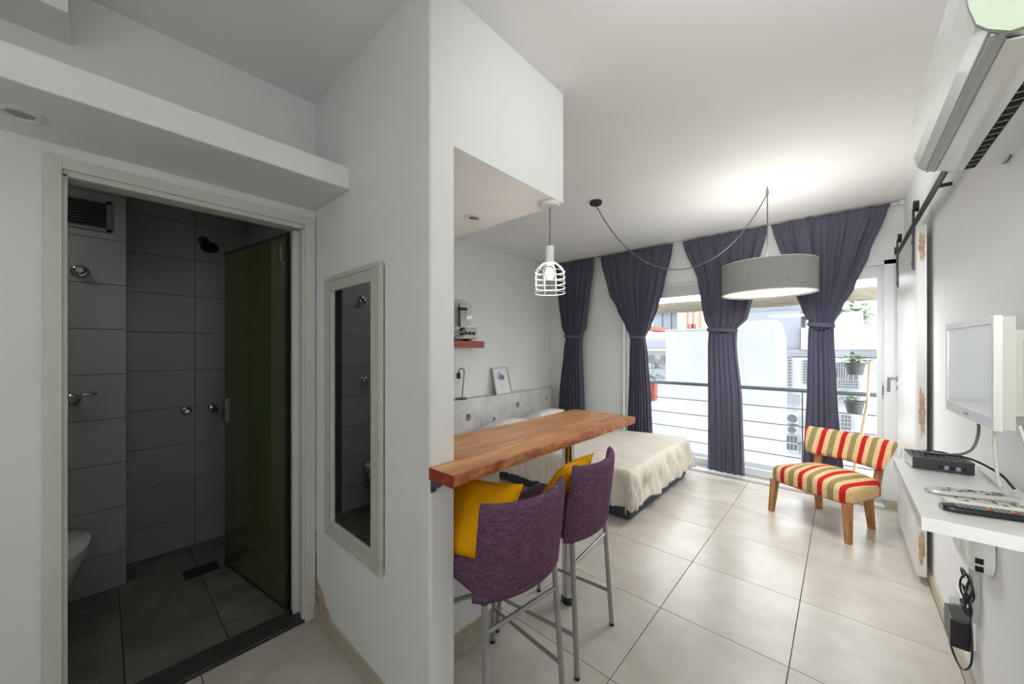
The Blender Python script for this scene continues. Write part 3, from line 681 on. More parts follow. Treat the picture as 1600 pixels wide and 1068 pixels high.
curtain('widest violet curtain pulled toward the middle, behind the striped chair', [(2.845, -.58, .335, .014, .0), (2.78, -.56, .31, .022, .01), (2.4, -.46, .19, .034, .04), (2.1, -.37, .09, .034, .09), (1.9, -.31, .0, .026, .1), (1.77, -.255, -.065, .012, .06), (1.6, -.262, -.06, .02, .05), (1.1, -.27, -.04, .026, .05), (.07, -.31, .02, .03, .05)], 6, 4, 1.74, .02, .1)

# ---------------------------------------------------------------- bed, headboard
BX0, BX1, BY0, BY1 = -3.44, -1.37, 3.065, 4.62
bd = thing('bed', 'low double bed with slate blue upholstered base under the window', 'bed', (-2.4, 3.84, 0))
B(BX0, BX1, BY0, BY1, .004, .2, .03).build('base', M['bedbase'], bd, True, auto=50)
B(BX0+.01, BX1-.02, BY0+.02, BY1-.02, .2, .4, .05).build('mattress', M['sheet'], bd, True, auto=50)
B(-1.415, -1.408, BY0-.003, BY0+.004, .05, .13).build('side_tag', M['paper'], bd)
def duvet():
    xe, y0, y1, top, hang = BX1+.02, BY0-.015, BY1+.015, .435, .31
    X0 = -3.1
    def fn(u, v):
        sx = X0+(xe-X0+hang)*u; sy = (y0-hang)+(y1-y0+2*hang)*v
        dx = max(0, sx-xe+.05); dy = max(0, y0+.05-sy, sy-y1+.05)
        sgn = -1 if sy < (y0+y1)/2 else 1
        p = 3.0; d = (dx**p+dy**p)**(1/p)
        ang = noise.noise(Vector((sx*2.2, sy*2.2, 7)))
        rd = .05
        if d > 0:
            th_ = min(PI/2, d/rd*.8); out = rd*math.sin(th_); dn = rd*(1-math.cos(th_))+max(0, d-rd*PI/2/1.25)*1.0
        else: out = dn = 0
        dn *= 1+.1*noise.noise(Vector((sx*3, sy*3, 1)))
        nx, ny = (dx/d if d else 0), (dy/d if d else 0)
        side = (sy if dx > dy else sx)
        fold = max(0, min(1, dn/.14))*(.012*math.sin(side*24+9*noise.noise(Vector((side*2.3, dn*1.5, 0))))+.05*noise.noise(Vector((side*7, dn*2.5, 2)))+.02*noise.noise(Vector((side*19, dn*7, 5))))
        flare = .035*max(0, min(1, dn/.25))
        x = min(sx, xe-.05)+nx*(out+flare+fold); y = (max(y0+.05, min(sy, y1-.05)))+sgn*ny*(out+flare+fold)
        z = top-dn
        # long soft wrinkles running toward the foot, puffiness
        wr_ = .012*noise.noise(Vector((sx*1.2, sy*5, 4)))+.007*abs(noise.noise(Vector((sx*2.5, sy*13, 9))))+.02*noise.noise(Vector((sx*1.1, sy*1.3, 0)))
        z += wr_*(1-min(1, dn/.2))
        z = max(z, .13+.02*noise.noise(Vector((side*6, 3, 0)))) if dn > .2 else z
        return Vector((x, y, z))
    return MB().grid(fn, 190, 200)
dv = duvet().build('duvet', M['duvet'], None, True); move_to(dv, (-2.3, 3.84, .4))
md = dv.modifiers.new('thickness', 'SOLIDIFY'); md.thickness = .012; md.offset = 1
tag(dv, 'crumpled cream duvet draped over the low bed', 'duvet')
def pillow(label, loc, rot, sx, sy, th, m='sheet'):
    mb = MB()
    for sg in (1, -1):
        mb.grid(lambda u, v: Vector(((2*u-1)*sx/2*(1-.06*(1-(2*u-1)**2)*abs(2*v-1)**3), (2*v-1)*sy/2, sg*th*((1-abs(2*u-1)**2.6)*(1-abs(2*v-1)**2.6))**.55+.012*noise.noise(Vector((u*4, v*4, sg*3)))*((1-abs(2*u-1)**2)*(1-abs(2*v-1)**2)))), 24, 24)
    o = mb.build('pillow', M[m], None, True)
    bm = bmesh.new(); bm.from_mesh(o.data); bmesh.ops.remove_doubles(bm, verts=bm.verts, dist=.001); bmesh.ops.recalc_face_normals(bm, faces=bm.faces); bm.to_mesh(o.data); bm.free()
    o.location = loc; o.rotation_euler = rot; tag(o, label, 'pillow', 'white pillows by the headboard'); return o
pillow('white pillow by the headboard nearest the wall end', (-3.2, 3.42, .52), (0, math.radians(-14), 0), .4, .66, .085)
pillow('rumpled white pillow by the headboard nearest the window', (-3.2, 4.2, .53), (0, math.radians(-22), math.radians(4)), .42, .66, .09)
# headboard slab with round holes
hbx = -3.47; hz = .875
holes = [(3.05, .645, .048), (3.51, .56, .03), (3.99, .70, .042), (4.68, .715, .042)]
hb = thing('headboard', 'marbled white concrete ledge headboard with round holes behind the bed', 'headboard', ((XH+hbx)/2, 3.9, 0))
def hole_cell(mb, xf, xb, y0, y1, z0, z1, c=None):
    if c is None: mb.box(xb, xf, y0, y1, z0, z1); return
    cy, cz, r = c; angs = sorted([2*PI*k/40 for k in range(40)]+[math.atan2(b-cz, a-cy) % (2*PI) for a in (y0, y1) for b in (z0, z1)])
    outp = []; inp = []
    for an in angs:
        ca, sa = math.cos(an), math.sin(an); t = 1e9
        if ca > 1e-9: t = min(t, (y1-cy)/ca)
        if ca < -1e-9: t = min(t, (y0-cy)/ca)
        if sa > 1e-9: t = min(t, (z1-cz)/sa)
        if sa < -1e-9: t = min(t, (z0-cz)/sa)
        outp.append((cy+ca*t, cz+sa*t)); inp.append((cy+ca*r, cz+sa*r))
    n = len(angs); vs = [(xf, *p) for p in outp]+[(xf, *p) for p in inp]+[(xf-.07, *p) for p in inp]
    fs = [(i, (i+1) % n, n+(i+1) % n, n+i) for i in range(n)]+[(n+i, n+(i+1) % n, 2*n+(i+1) % n, 2*n+i) for i in range(n)]+[[2*n+i for i in range(n)]]
    mb.add(vs, fs)
    vs = [(xb, *p) for p in outp]+[(xf, *p) for p in outp]
    mb.add(vs, [list(range(n))]+[(i, (i+1) % n, n+(i+1) % n, n+i) for i in range(n)])
ysp = [2.3, 2.78, 3.28, 3.74, 4.3, YW-.14]
hh = [None]+holes
for k in range(5):
    mb = MB(); hole_cell(mb, hbx, XH+.001, ysp[k]+.001, ysp[k+1]-.001, .001, hz, hh[k]); mb.build('slab', M['concrete'], hb)

# things on the ledge and red shelf
lamp = thing('desk_lamp', 'small black bent-arm table lamp on the concrete ledge', 'lamp', (-3.53, 2.99, hz))
ly0 = 2.99
MB().lathe([(.0, hz+.001), (.07, hz+.001), (.072, hz+.005), (.07, hz+.014), (.0, hz+.016)], (-3.53, ly0, 0), 2, 28).build('base', M['iron'], lamp, True, auto=40)
MB().tube(spline([(-3.53, ly0+.01, hz+.014), (-3.53, ly0+.03, hz+.2), (-3.53, ly0+.045, hz+.33), (-3.53, ly0+.03, hz+.375), (-3.53, ly0-.01, hz+.385), (-3.53, ly0-.04, hz+.36), (-3.53, ly0-.045, hz+.33)]), .006).build('arm', M['iron'], lamp, True)
MB().lathe([(.012, hz+.335), (.026, hz+.325), (.026, hz+.26), (.0, hz+.26)], (-3.53, ly0-.045, 0), 2, 20).build('socket', M['iron'], lamp, True, auto=40)
MB().lathe([(.012, hz+.26), (.026, hz+.23), (.02, hz+.2), (0, hz+.192)], (-3.53, ly0-.045, 0), 2, 20).build('bulb', M['clear'], lamp, True)
pf = thing('picture_frame', 'white framed print of violet circles leaning on the concrete ledge', 'picture', (-3.49, 3.72, hz))
th_ = math.atan2(.1, .37)
def pp(x, y, z):      # local: x thickness forward, y along wall, z up the leaning board
    return Vector((-3.488-z*math.sin(th_)+x*math.cos(th_), y, hz+.002+z*math.cos(th_)+x*math.sin(th_)))
def pbox(mb, x0, x1, y0, y1, z0, z1):
    return mb.add([pp(x, y, z) for x in (x0, x1) for y in (y0, y1) for z in (z0, z1)], [(0,1,3,2),(4,6,7,5),(0,4,5,1),(2,3,7,6),(0,2,6,4),(1,5,7,3)])
py0, py1, pz = 3.565, 3.875, .375
f = MB()
for a_ in ((py0, py1, 0, .014), (py0, py1, pz-.014, pz), (py0, py0+.014, .014, pz-.014), (py1-.014, py1, .014, pz-.014)): pbox(f, 0, .02, *a_)
f.build('frame', M['tvbez'], pf)
pbox(MB(), .002, .008, py0+.012, py1-.012, .012, pz-.012).build('print', M['paper'], pf)
def pdisc(cy, cz, r, x, m):
    n = 28; mb = MB(); vs = [pp(x, cy+r*math.cos(2*PI*k/n), cz+r*math.sin(2*PI*k/n)) for k in range(n)]+[pp(x-.0006, cy+r*math.cos(2*PI*k/n), cz+r*math.sin(2*PI*k/n)) for k in range(n)]
    mb.add(vs, [list(range(n)), list(range(n, 2*n))[::-1]]+[(k, (k+1) % n, n+(k+1) % n, n+k) for k in range(n)]); mb.build('printed_circle', m, pf)
pdisc(3.74, .235, .04, .0092, M['violet']); pdisc(3.675, .235, .033, .0098, M['violet2']); pdisc(3.695, .275, .034, .0086, M['violet2']); pdisc(3.70, .225, .02, .0104, M['violet'])
tx = MB()
for k, wd in enumerate((.07, .09, .05)): pbox(tx, .0085, .009, 3.72-wd/2, 3.72+wd/2, .13-k*.02, .134-k*.02)
tx.build('printed_lines', M['violet2'], pf)
o = B(XH, -3.44, 2.55, 3.30, 1.515, 1.6, .003).build('wall_shelf', M['redwood'], None); tag(move_to(o, (XH, 2.9, 1.515)), 'thick red wooden floating shelf above the bed ledge', 'shelf')
ap = thing('knob_device', 'small silver device with three black knobs and arched clear cover on the red shelf', 'appliance', (-3.52, 3.0, 1.6))
B(-3.585, -3.45, 2.7, 3.19, 1.625, 1.775, .015).build('body', M['beige'], ap, True, auto=40)
MB().box(-3.58, -3.47, 2.78, 2.83, 1.6, 1.625).box(-3.58, -3.47, 3.06, 3.11, 1.6, 1.625).build('feet', M['black'], ap)
for y_ in (3.0, 3.06, 3.12): MB().lathe([(.021, .0), (.021, .012), (.014, .02), (0, .02)], (-3.45, y_, 1.695), 0, 20).build('knob', M['iron'], ap, True, auto=40)
MB().lathe([(.045, .0), (.045, .025), (.03, .04), (0, .04)], (-3.45, 2.93, 1.715), 0, 24).build('dial', M['dchrome'], ap, True, auto=40)
for dz in (0, -.05): MB().tube(spline([(-3.42, 2.92, 1.71+dz), (-3.41, 2.86, 1.705+dz), (-3.42, 2.78, 1.69+dz)]), .012).build('pipe', M['steel'], ap, True)
arch = [(2.72, 1.776), (3.2, 1.776), (3.2, 2.02)]+[(3.1+.1*math.cos(a_), 2.02+.1*math.sin(a_)) for a_ in [PI/2*k/8 for k in range(1, 9)]]+[(2.72, 2.12)]
MB().prism(arch, 0, -3.575, -3.57).build('arched_cover', M['clear'], ap)
MB().tube([(-3.54, 2.965, 1.775), (-3.54, 2.965, 2.07)], .006).build('rod', M['iron'], ap, True)
B(-3.555, -3.52, 2.95, 3.08, 1.985, 2.02, .004).build('clamp', M['dchrome'], ap)
B(-3.555, -3.545, 2.99, 3.09, 1.776, 1.985).build('plate', M['steel'], ap)

# ---------------------------------------------------------------- striped slipper chair
# local frame: +Y backwards, X across (left to right as seen from the front looking at the sitter = mirrored), origin on floor
sc_ = thing('slipper_chair', 'low armless chair upholstered in red, tan and olive stripes', 'chair', (0, 0, 0))
def seat_pt(u, v):      # perimeter superellipse-ish trapezoid
    return u, v
rings = []
SW, SD = .325, .26
def sring(k, z, crown=0):
    out = []; n = 48
    for i in range(n):
        t = 2*PI*i/n; c, s = math.cos(t), math.sin(t); e = 7.0
        r = (abs(c)**e+abs(s)**e)**(-1/e); X = r*c; Y = r*s
        wx = SW*(1-.13*(Y+1)/2)
        out.append((X*wx*k, Y*SD*k, z+crown*(1-(X*k)**2)*(.7+.3*(1-(Y*k)**2))))
    return out
for k, z, cr2 in ((.96, .3, 0), (.99, .305, 0), (1, .33, 0), (1, .375, .004), (.985, .4, .012), (.94, .415, .022), (.85, .422, .03), (.6, .425, .042), (.3, .426, .05), (.02, .426, .053)):
    rings.append(sring(k, z, cr2))
MB().loft(rings).build('seat', M['stripe'], sc_, True, local=True, auto=75)
MB().loft([sring(.955, .292), sring(.955, .302)]).build('seat_piping', M['legwood'], sc_, local=True)
rings = []
for j in range(15):
    v = j/14; z = .51+.24*v; k = math.sqrt(max(0.02, 1-abs(2*v-1)**5))
    ring = []; n = 28
    half = .315+.045*v-.02*(1-v)
    half *= (.93+.07*k)
    for side in (1, -1):
        for i in range(n+1):
            u = -1+2*i/n; u = u if side == 1 else -u
            if side == -1 and i in (0, n): continue
            yy = .255+.09*(v)-.06*u*u
            ring.append((u*half, yy+side*-1*.034*k*math.sqrt(max(0, 1-abs(u)**10)), z))
    rings.append(ring)
MB().loft(rings).build('backrest', M['stripe'], sc_, True, local=True, auto=75)
def taper(p0, p1, r0, r1):
    a_, b_ = Vector(p0), Vector(p1); mk = lambda c, r: [(c.x+sx*r, c.y+sy*r, c.z) for sx, sy in ((1, 1), (-1, 1), (-1, -1), (1, -1))]
    return MB().loft([mk(a_, r0), mk(b_, r1)])
for sx in (-1, 1):
    taper((sx*.285, -.215, .3), (sx*.305, -.235, 0), .026, .018).build('leg', M['legwood'], sc_, local=True)
    taper((sx*.19, .2, .3), (sx*.2, .235, 0), .026, .019).build('leg', M['legwood'], sc_, local=True)
    taper((sx*.22, .235, .3), (sx*.235, .285, .56), .021, .02).build('back_post', M['legwood'], sc_, local=True)
fdir = math.atan2(-.41, -.24)                 # facing direction
sc_.rotation_euler = (0, 0, fdir+PI/2); sc_.location = (-.108, 4.2, 0)

# ---------------------------------------------------------------- sliding barn door on the right wall
bdn = thing('sliding_door', 'white sliding barn door hanging flat on the right wall', 'door', (.38, 4.05, 0))
B(.355, .4, 3.49, 4.6, .05, 2.29, .002).build('panel', M['trimw'], bdn)
B(.353, .356, 3.52, 4.57, .08, 2.26).build('face_board', M['trimw'], bdn)
def chip(z, h, seed): MB().prism(blob(.378, z, .014, h, 22, .3, seed), 1, 3.4885, 3.4899).build('chipped_paint', M['ply'], bdn)
chip(2.15, .1, 1); chip(1.1, .14, 2); chip(.24, .1, 3)
for y_ in (3.56, 4.5):
    st_ = MB().box(.343, .353, y_-.018, y_+.018, 2.02, 2.42).build('hanger_strap', M['iron'], bdn)
    MB().lathe([(.036, -.012), (.038, -.006), (.034, 0), (.038, .006), (.036, .012)], (.36, y_, 2.435), 0, 24).build('roller', M['dchrome'], st_, True, auto=40)
    for z in (2.06, 2.2): MB().lathe([(.009, -.004), (.009, 0)], (.343, y_, z), 0, 12).build('bolt', M['dchrome'], st_)
hdl = MB().tube([(.355, 4.56, 1.245), (.3, 4.56, 1.245)], .009, 12).tube([(.302, 4.56, 1.255), (.3, 4.56, 1.13)], .010, 12).build('handle', M['steel'], bdn, True, auto=50)
MB().lathe([(.024, -.008), (.024, 0)], (.353, 4.56, 1.245), 0, 24).build('rosette', M['steel'], hdl, True, auto=50)
MB().lathe([(.022, -.006), (.022, 0)], (.353, 4.56, 1.165), 0, 24).build('keyhole_plate', M['steel'], hdl, True, auto=50)
rl = thing('door_rail', 'flat dark steel barn door track on the right wall', 'rail', (.375, 3.6, 2.36))
B(.366, .374, 2.52, 4.72, 2.335, 2.385, .001).build('track', M['iron'], rl)
for y_ in (2.95, 3.9): MB().tube([(.374, y_, 2.36), (XR, y_, 2.36)], .01, 12).build('standoff', M['iron'], rl, True, auto=50)
for y_ in (2.6, 4.7): B(.345, .366, y_-.02, y_+.02, 2.34, 2.40, .003).build('end_stop', M['iron'], rl)

# ---------------------------------------------------------------- wall shelf on the right and what lies on it
SZ = 1.05
o = B(.158, XR, 1.47, 2.2, SZ-.036, SZ, .001).build('wall_desk', M['trimw'], None)
tag(move_to(o, (.3, 1.85, SZ-.036)), 'white wall-mounted shelf board under the television', 'shelf')
stb = thing('settop_box', 'black set-top box with vented lid at the far end of the shelf', 'box', (.27, 2.12, SZ))
def rbox(c, hx, hy, z0, z1, ang):
    ca, sa = math.cos(ang), math.sin(ang); P = [(c[0]+ca*x-sa*y_, c[1]+sa*x+ca*y_) for x, y_ in ((-hx, -hy), (hx, -hy), (hx, hy), (-hx, hy))]
    return MB().prism(P, 2, z0, z1)
bc = (.268, 2.115); ba = math.radians(4); bz = SZ+.004
rbox(bc, .075, .068, bz, bz+.038, ba).build('casing', M['black'], stb)
rbox(bc, .076, .069, bz+.038, bz+.042, ba).build('lid', M['iron'], stb)
for i in range(9):
    for j in range(6):
        x_ = bc[0]-.06+i*.015; y_ = bc[1]-.045+j*.018; rbox((x_, y_), .005, .0035, bz+.0418, bz+.0425, ba+.6).build('vent_slot', M['dark'], stb)
rbox((bc[0]-.074, bc[1]-.005), .003, .062, bz+.001, bz+.037, ba).build('end_panel', M['tvbez'], stb)
for k in range(5): rbox((bc[0]+.0+.014*k, bc[1]-.0665+.001*k), .005, .002, bz+.008, bz+.022, ba).build('port', M['steel'] if k % 2 else M['dark'], stb)
def remote(label, p0, p1, wdt, th, m, tip, seed, z=SZ, rows=14, cols=3, colourful=False):
    p0, p1 = Vector((*p0, z)), Vector((*p1, z)); d = (p1-p0).normalized(); n_ = Vector((-d.y, d.x, 0)); L_ = (p1-p0).length
    t = thing('remote_control', label, 'remote control', tuple((p0+p1)/2), 'remote controls on the shelf')
    rings = []
    for s, k in ((0, .5), (.006, .8), (.02, 1), (L_*.5, .95), (L_-.02, 1), (L_-.005, .85), (L_, .6)):
        c = p0+d*s; ring = []
        for i in range(16):
            a_ = 2*PI*i/16; e = 4; r = (abs(math.cos(a_))**e+abs(math.sin(a_))**e)**(-1/e)
            ring.append(c+n_*(r*math.cos(a_)*wdt/2*k)+Vector((0, 0, th/2+.0005+r*math.sin(a_)*th/2*(.6+.4*k))))
        rings.append(ring)
    MB().loft(rings).build('body', M[m], t, True, auto=60)
    c = p0+d*.004; MB().loft([[q+(p0-q)*.0-d*.001*(j+1) for q in rings[0]] for j in range(2)]).build('front_window', M[tip], t)
    rr = random.Random(seed)
    for i in range(rows):
        for j in range(cols):
            s = .03+(L_-.05)*i/rows; q = p0+d*s+n_*((j-(cols-1)/2)*wdt*.26)+Vector((0, 0, th+.0003))
            mm = M['greyb'] if m == 'black' else M['iron' if rr.random() < .3 else 'tvbez']
            if colourful and i in (5, 9): mm = [M['redb'], M['yel'], M['teal']][j % 3]
            a1 = d*.0035; b1 = n_*.0035; up_ = Vector((0, 0, .0012))
            MB().add([q-a1-b1, q+a1-b1, q+a1+b1, q-a1+b1, q-a1-b1+up_, q+a1-b1+up_, q+a1+b1+up_, q-a1+b1+up_], [(0,1,2,3),(4,5,6,7),(0,1,5,4),(1,2,6,5),(2,3,7,6),(3,0,4,7)]).build('button', mm, t)
remote('white remote control, farthest of the three on the shelf', (.2, 1.735), (.385, 1.80), .045, .016, 'tvbez', 'tvbez', 1, rows=12)
remote('pale grey remote control lying in the middle of the three', (.222, 1.655), (.40, 1.70), .042, .015, 'beige', 'beige', 2, rows=11)
remote('black remote control with coloured buttons near the shelf edge', (.208, 1.575), (.41, 1.625), .044, .018, 'black', 'steel', 3, rows=14, colourful=True)
o = B(.375, .413, 1.5, 2.19, SZ+.0005, SZ+.013, .002).build('cable_duct', M['acw'], None); tag(move_to(o, (.39, 1.85, SZ)), 'flat white plastic cable duct along the back of the shelf', 'cable duct')
# television
tv = thing('television', 'small silver flat television on a wall arm, screen off', 'television', (.34, 1.9, 1.27))
tvA = Vector((.298, 2.148)); tvB = Vector((.318, 1.66)); dT = (tvB-tvA).normalized(); nT = Vector((-dT.y, dT.x))   # nT points into +x?
if nT.x < 0: nT = -nT
def tvb(mb, s0, s1, t0, t1, z0, z1, bev=0):
    P = [tvA+dT*s+nT*t for s, t in ((s0, t0), (s1, t0), (s1, t1), (s0, t1))]
    return mb.prism([(p.x, p.y) for p in P], 2, z0, z1)
LT = (tvB-tvA).length; z0, z1 = 1.272, 1.594
tvb(MB(), .004, LT-.004, .006, .035, z0+.004, z1-.004).build('casing', M['tvback'], tv)
tvb(MB(), .05, LT-.05, .035, .06, z0+.04, z1-.04).build('back_hump', M['tvback'], tv)
b_ = MB(); tvb(b_, 0, .018, -.004, .012, z0+.0, z1); tvb(b_, LT-.018, LT, -.004, .012, z0, z1); tvb(b_, .018, LT-.018, -.004, .012, z1-.022, z1); tvb(b_, .018, LT-.018, -.004, .012, z0, z0+.034)
b_.build('bezel', M['tvbez'], tv)
tvb(MB(), .018, LT-.018, .0, .004, z0+.034, z1-.022).build('screen', M['screen'], tv)
tvb(MB(), LT*.45, LT*.55, -.005, -.0035, z0+.012, z0+.02).build('badge', M['greyb'], tv)
MB().box(.385, .42, 1.84, 1.96, 1.35, 1.53).build('wall_bracket', M['iron'], tv)
MB().tube([(.36, 1.9, 1.5), (.40, 1.9, 1.5)], .01).tube([(.36, 1.9, 1.38), (.40, 1.9, 1.38)], .01).build('bracket_arm', M['iron'], tv, True)
# cables
def cable(label, pts, r, m, k=8, name='cable'):
    o = MB().tube(spline(pts, k), r, 8).build(name, M[m], None, True); tag(o, label, 'cable'); return o
cable('black cable looping from the set-top box toward the wall', [(.345, 2.11, 1.075), (.30, 2.16, 1.10), (.235, 2.13, 1.105), (.25, 2.07, 1.11), (.32, 1.99, 1.125), (.375, 1.93, 1.10), (.395, 1.88, 1.069)], .0035, 'black')
cable('grey cable falling from the middle of the television', [(.345, 1.99, 1.285), (.345, 2.0, 1.2), (.33, 2.03, 1.14), (.29, 2.10, 1.108), (.24, 2.16, 1.1)], .004, 'cordg')
cable('pale cable hanging from the near corner of the television to the duct', [(.345, 1.80, 1.28), (.35, 1.84, 1.22), (.36, 1.87, 1.12), (.37, 1.88, 1.067)], .004, 'beige')
cable('pale cable dropping down the wall behind the television', [(.37, 1.72, 1.285), (.39, 1.73, 1.2), (.405, 1.73, 1.12), (.41, 1.66, 1.056)], .004, 'beige')
cable('short loop of pale cable on the wall beside the television bracket', [(.41, 1.88, 1.38), (.415, 1.84, 1.375), (.417, 1.83, 1.33), (.415, 1.87, 1.3)], .003, 'beige')
# router and cables under the shelf
ro = thing('router', 'white rounded router box fixed to the wall below the shelf', 'router', (XR, 2.38, .6))
rings = []
for t_, k in ((0, 1), (.02, 1), (.04, .95), (.055, .85), (.06, .7)):
    ring = []
    for i in range(32):
        a_ = 2*PI*i/32; e = 3.2; r = (abs(math.cos(a_))**e+abs(math.sin(a_))**e)**(-1/e)
        ring.append((XR-.002-t_, 2.4+r*math.cos(a_)*.19*k, .735+r*math.sin(a_)*.12*k))
    rings.append(ring)
MB().loft(rings).build('shell', M['acw'], ro, True, auto=50)
for k in range(2): MB().box(XR-.05, XR-.03, 2.208-.001, 2.212, .66+.03*k, .68+.03*k).build('port', M['dark'], ro)
o = B(XR-.02, XR, 2.42, 2.5, .36, .63, .002).build('cable_trunking', M['acg'], None); tag(move_to(o, (XR, 2.46, .36)), 'short vertical cable trunking on the wall beneath the router', 'cable duct')
pts = []
for k in range(60):
    t = k/59; a_ = t*2*PI*4; pts.append((XR-.03-.012*math.sin(a_*1.3), 2.46+.05*math.cos(a_)*(1-.3*t), .46+.06*math.sin(a_)+.09*(.5-t)))
o = MB().tube(pts, .004, 6).build('cable_bundle', M['black'], None, True); tag(o, 'coiled bundle of dark cable hanging below the router', 'cable')
ad = thing('power_adapter', 'black power adapter plugged into the low wall socket', 'adapter', (XR, 2.6, .2))
B(XR-.012, XR, 2.48, 2.8, .215, .34, .003).build('socket_plate', M['trimw'], ad)
B(XR-.07, XR-.012, 2.5, 2.64, .19, .315, .006).build('adapter_body', M['black'], ad)
B(XR-.04, XR-.012, 2.67, 2.74, .24, .31, .004).build('plug', M['acg'], ad)
cable('thin black cord looping down from the power adapter', [(.36, 2.57, .195), (.37, 2.55, .14), (.385, 2.48, .12), (.40, 2.42, .19), (.405, 2.44, .30), (.4, 2.46, .40)], .0035, 'black')

# ---------------------------------------------------------------- air conditioner
ac = thing('air_conditioner', 'white wall air conditioner high on the right wall', 'air conditioner', (XR, 1.68, 2.15))
AY0, AY1 = 1.27, 2.1
front = [(.238, 2.18), (.222, 2.20), (.212, 2.24), (.205, 2.29), (.204, 2.35), (.212, 2.41), (.232, 2.45), (.26, 2.47)]
prof = front+[(XR, 2.47), (XR, 2.147), (.355, 2.15), (.35, 2.162), (.33, 2.165), (.325, 2.152), (.30, 2.155), (.262, 2.175), (.25, 2.185)]
MB().prism([(x, z) for x, z in prof], 1, AY0, AY1).build('housing', M['acw'], ac, False)
fp = [(x-.006, z) for x, z in front]
MB().prism(fp+[(x+.004, z) for x, z in front[::-1]], 1, AY0-.002, AY1+.002).build('front_panel', M['acw'], ac)
MB().prism([(.236, 2.176), (.252, 2.179), (.262, 2.168), (.258, 2.166), (.25, 2.172), (.238, 2.171)], 1, AY0+.004, AY1-.004).build('lip', M['acg'], ac)
def flap_prof():
    a_ = [(.262+.062*k/8, 2.168-.022*(k/8)**.8+.004*math.sin(PI*k/8)) for k in range(9)]
    return a_+[(x, z-.004) for x, z in a_[::-1]]
MB().prism(flap_prof(), 1, AY0+.03, AY1-.02).build('flap', M['acw'], ac, True, auto=30)
B(.326, .352, AY0+.03, AY1-.02, 2.1475, 2.164).build('outlet_slot', M['dark'], ac)
for k in range(18):
    y_ = AY0+.07+k*.041; B(.328, .35, y_, y_+.0015, 2.1465, 2.1475).build('louvre_blade', M['acg'], ac)
MB().prism([(x-.007, z) for x, z in front[:-1]]+[(.3, 2.47), (XR, 2.47), (XR, 2.15), (.26, 2.16)], 1, AY0-.012, AY0-.002).build('end_cap', M['acgreen'], ac)
MB().box(.2035, .2045, 1.78, 1.83, 2.31, 2.316).build('badge', M['greyb'], ac)
cable('thin black cable running behind the air conditioner to the wall', [(.418, 2.02, 2.146), (.42, 2.06, 2.14), (.421, 2.11, 2.15), (.42, 2.13, 2.158)], .002, 'black')

# ---------------------------------------------------------------- balcony and outside
struct(B(-4.0, 2.0, YW+.2, 5.86, -.15, -.03).build('floor_balcony', M['out_g']))
struct(B(-4.0, 2.0, YW+.2, 5.8, 2.95, 3.1).build('ceiling_balcony', M['out_w']))
rg = thing('balcony_railing', 'grey balcony railing with round handrail and thin steel wires', 'railing', (-1, 5.7, -.03))
MB().tube([(-3.6, 5.7, .995), (1.9, 5.7, .995)], .026, 16).build('handrail', M['rail'], rg, True, auto=50)
for z in (.765, .552, .349, .163): MB().tube([(-3.6, 5.7, z), (1.9, 5.7, z)], .006, 8).build('wire', M['wire'], rg, True, auto=50)
for x in (-3.6, -2.35, -.36, 1.0, 1.9): B(x-.006, x+.006, 5.69, 5.71, -.03, .975).build('post', M['wire'], rg)
br = thing('bamboo_blind', 'rolled bamboo blind hanging outside above the balcony', 'blind', (-.9, 5.6, 2.1))
MB().tube([(-3.0+i*.28, 5.6, 2.105+.004*math.sin(i*2)) for i in range(14)], [.075+.006*math.sin(i*1.7) for i in range(14)], 20).build('roll', M['bamboo'], br, True)
for x in (-2.7, -1.4, -.1, .5): MB().tube([(x, 5.6, 2.17), (x, 5.6, 2.95)], .004, 6).build('hanging_cord', M['cordg'], br)
def plant(mb, c, n, r, h, seed, ls=.05):
    rr = random.Random(seed)
    for i in range(n):
        a_ = rr.uniform(0, 2*PI); ph = rr.uniform(0, 1); p = Vector(c)+Vector((math.cos(a_)*r*ph, math.sin(a_)*r*ph, rr.uniform(.15, 1)*h*(1-.5*ph)))
        d = Vector((math.cos(a_), math.sin(a_), rr.uniform(-.2, 1))).normalized(); s = d.cross(Vector((0, 0, 1))).normalized(); q = ls*rr.uniform(.6, 1.2)
        up_ = s.cross(d)
        mb.add([p, p+d*q*.5+s*q*.32+up_*q*.08, p+d*q, p+d*q*.5-s*q*.32+up_*q*.08, p+d*q*.5-up_*.003], [(0, 1, 2, 3), (0, 4, 1), (1, 4, 2), (2, 4, 3), (3, 4, 0)])
    return mb
def potted(name, label, c, r, h, m, seed, ph, n=70):
    t = thing(name, label, 'plant', c)
    MB().lathe([(0, 0), (r*.72, 0), (r*.95, h*.82), (r*1.05, h*.84), (r*1.05, h), (r*.95, h), (r*.9, h*.85), (0, h*.85)], c, 2, 24, cap=False).build('pot', M[m], t, True, auto=40)
    plant(MB(), (c[0], c[1], c[2]+h*.85), n, r*1.3, ph, seed).build('foliage', M['leaf'], t)
    st = MB()
    rr = random.Random(seed)
    for i in range(6):
        a_ = rr.uniform(0, 6.28); st.tube([(c[0], c[1], c[2]+h*.8), (c[0]+math.cos(a_)*r*.6, c[1]+math.sin(a_)*r*.6, c[2]+h+ph*.6)], .003, 5)
    st.build('stems', M['leaf'], t)
potted('potted_plant', 'grey pot with leafy succulent, upper one hanging beside the window', (.105, 5.52, 1.22), .088, .13, 'pot', 5, .13)
potted('potted_plant', 'grey pot with small cactus, lower one beside the window', (.10, 5.52, .80), .085, .13, 'pot', 6, .09, 25)
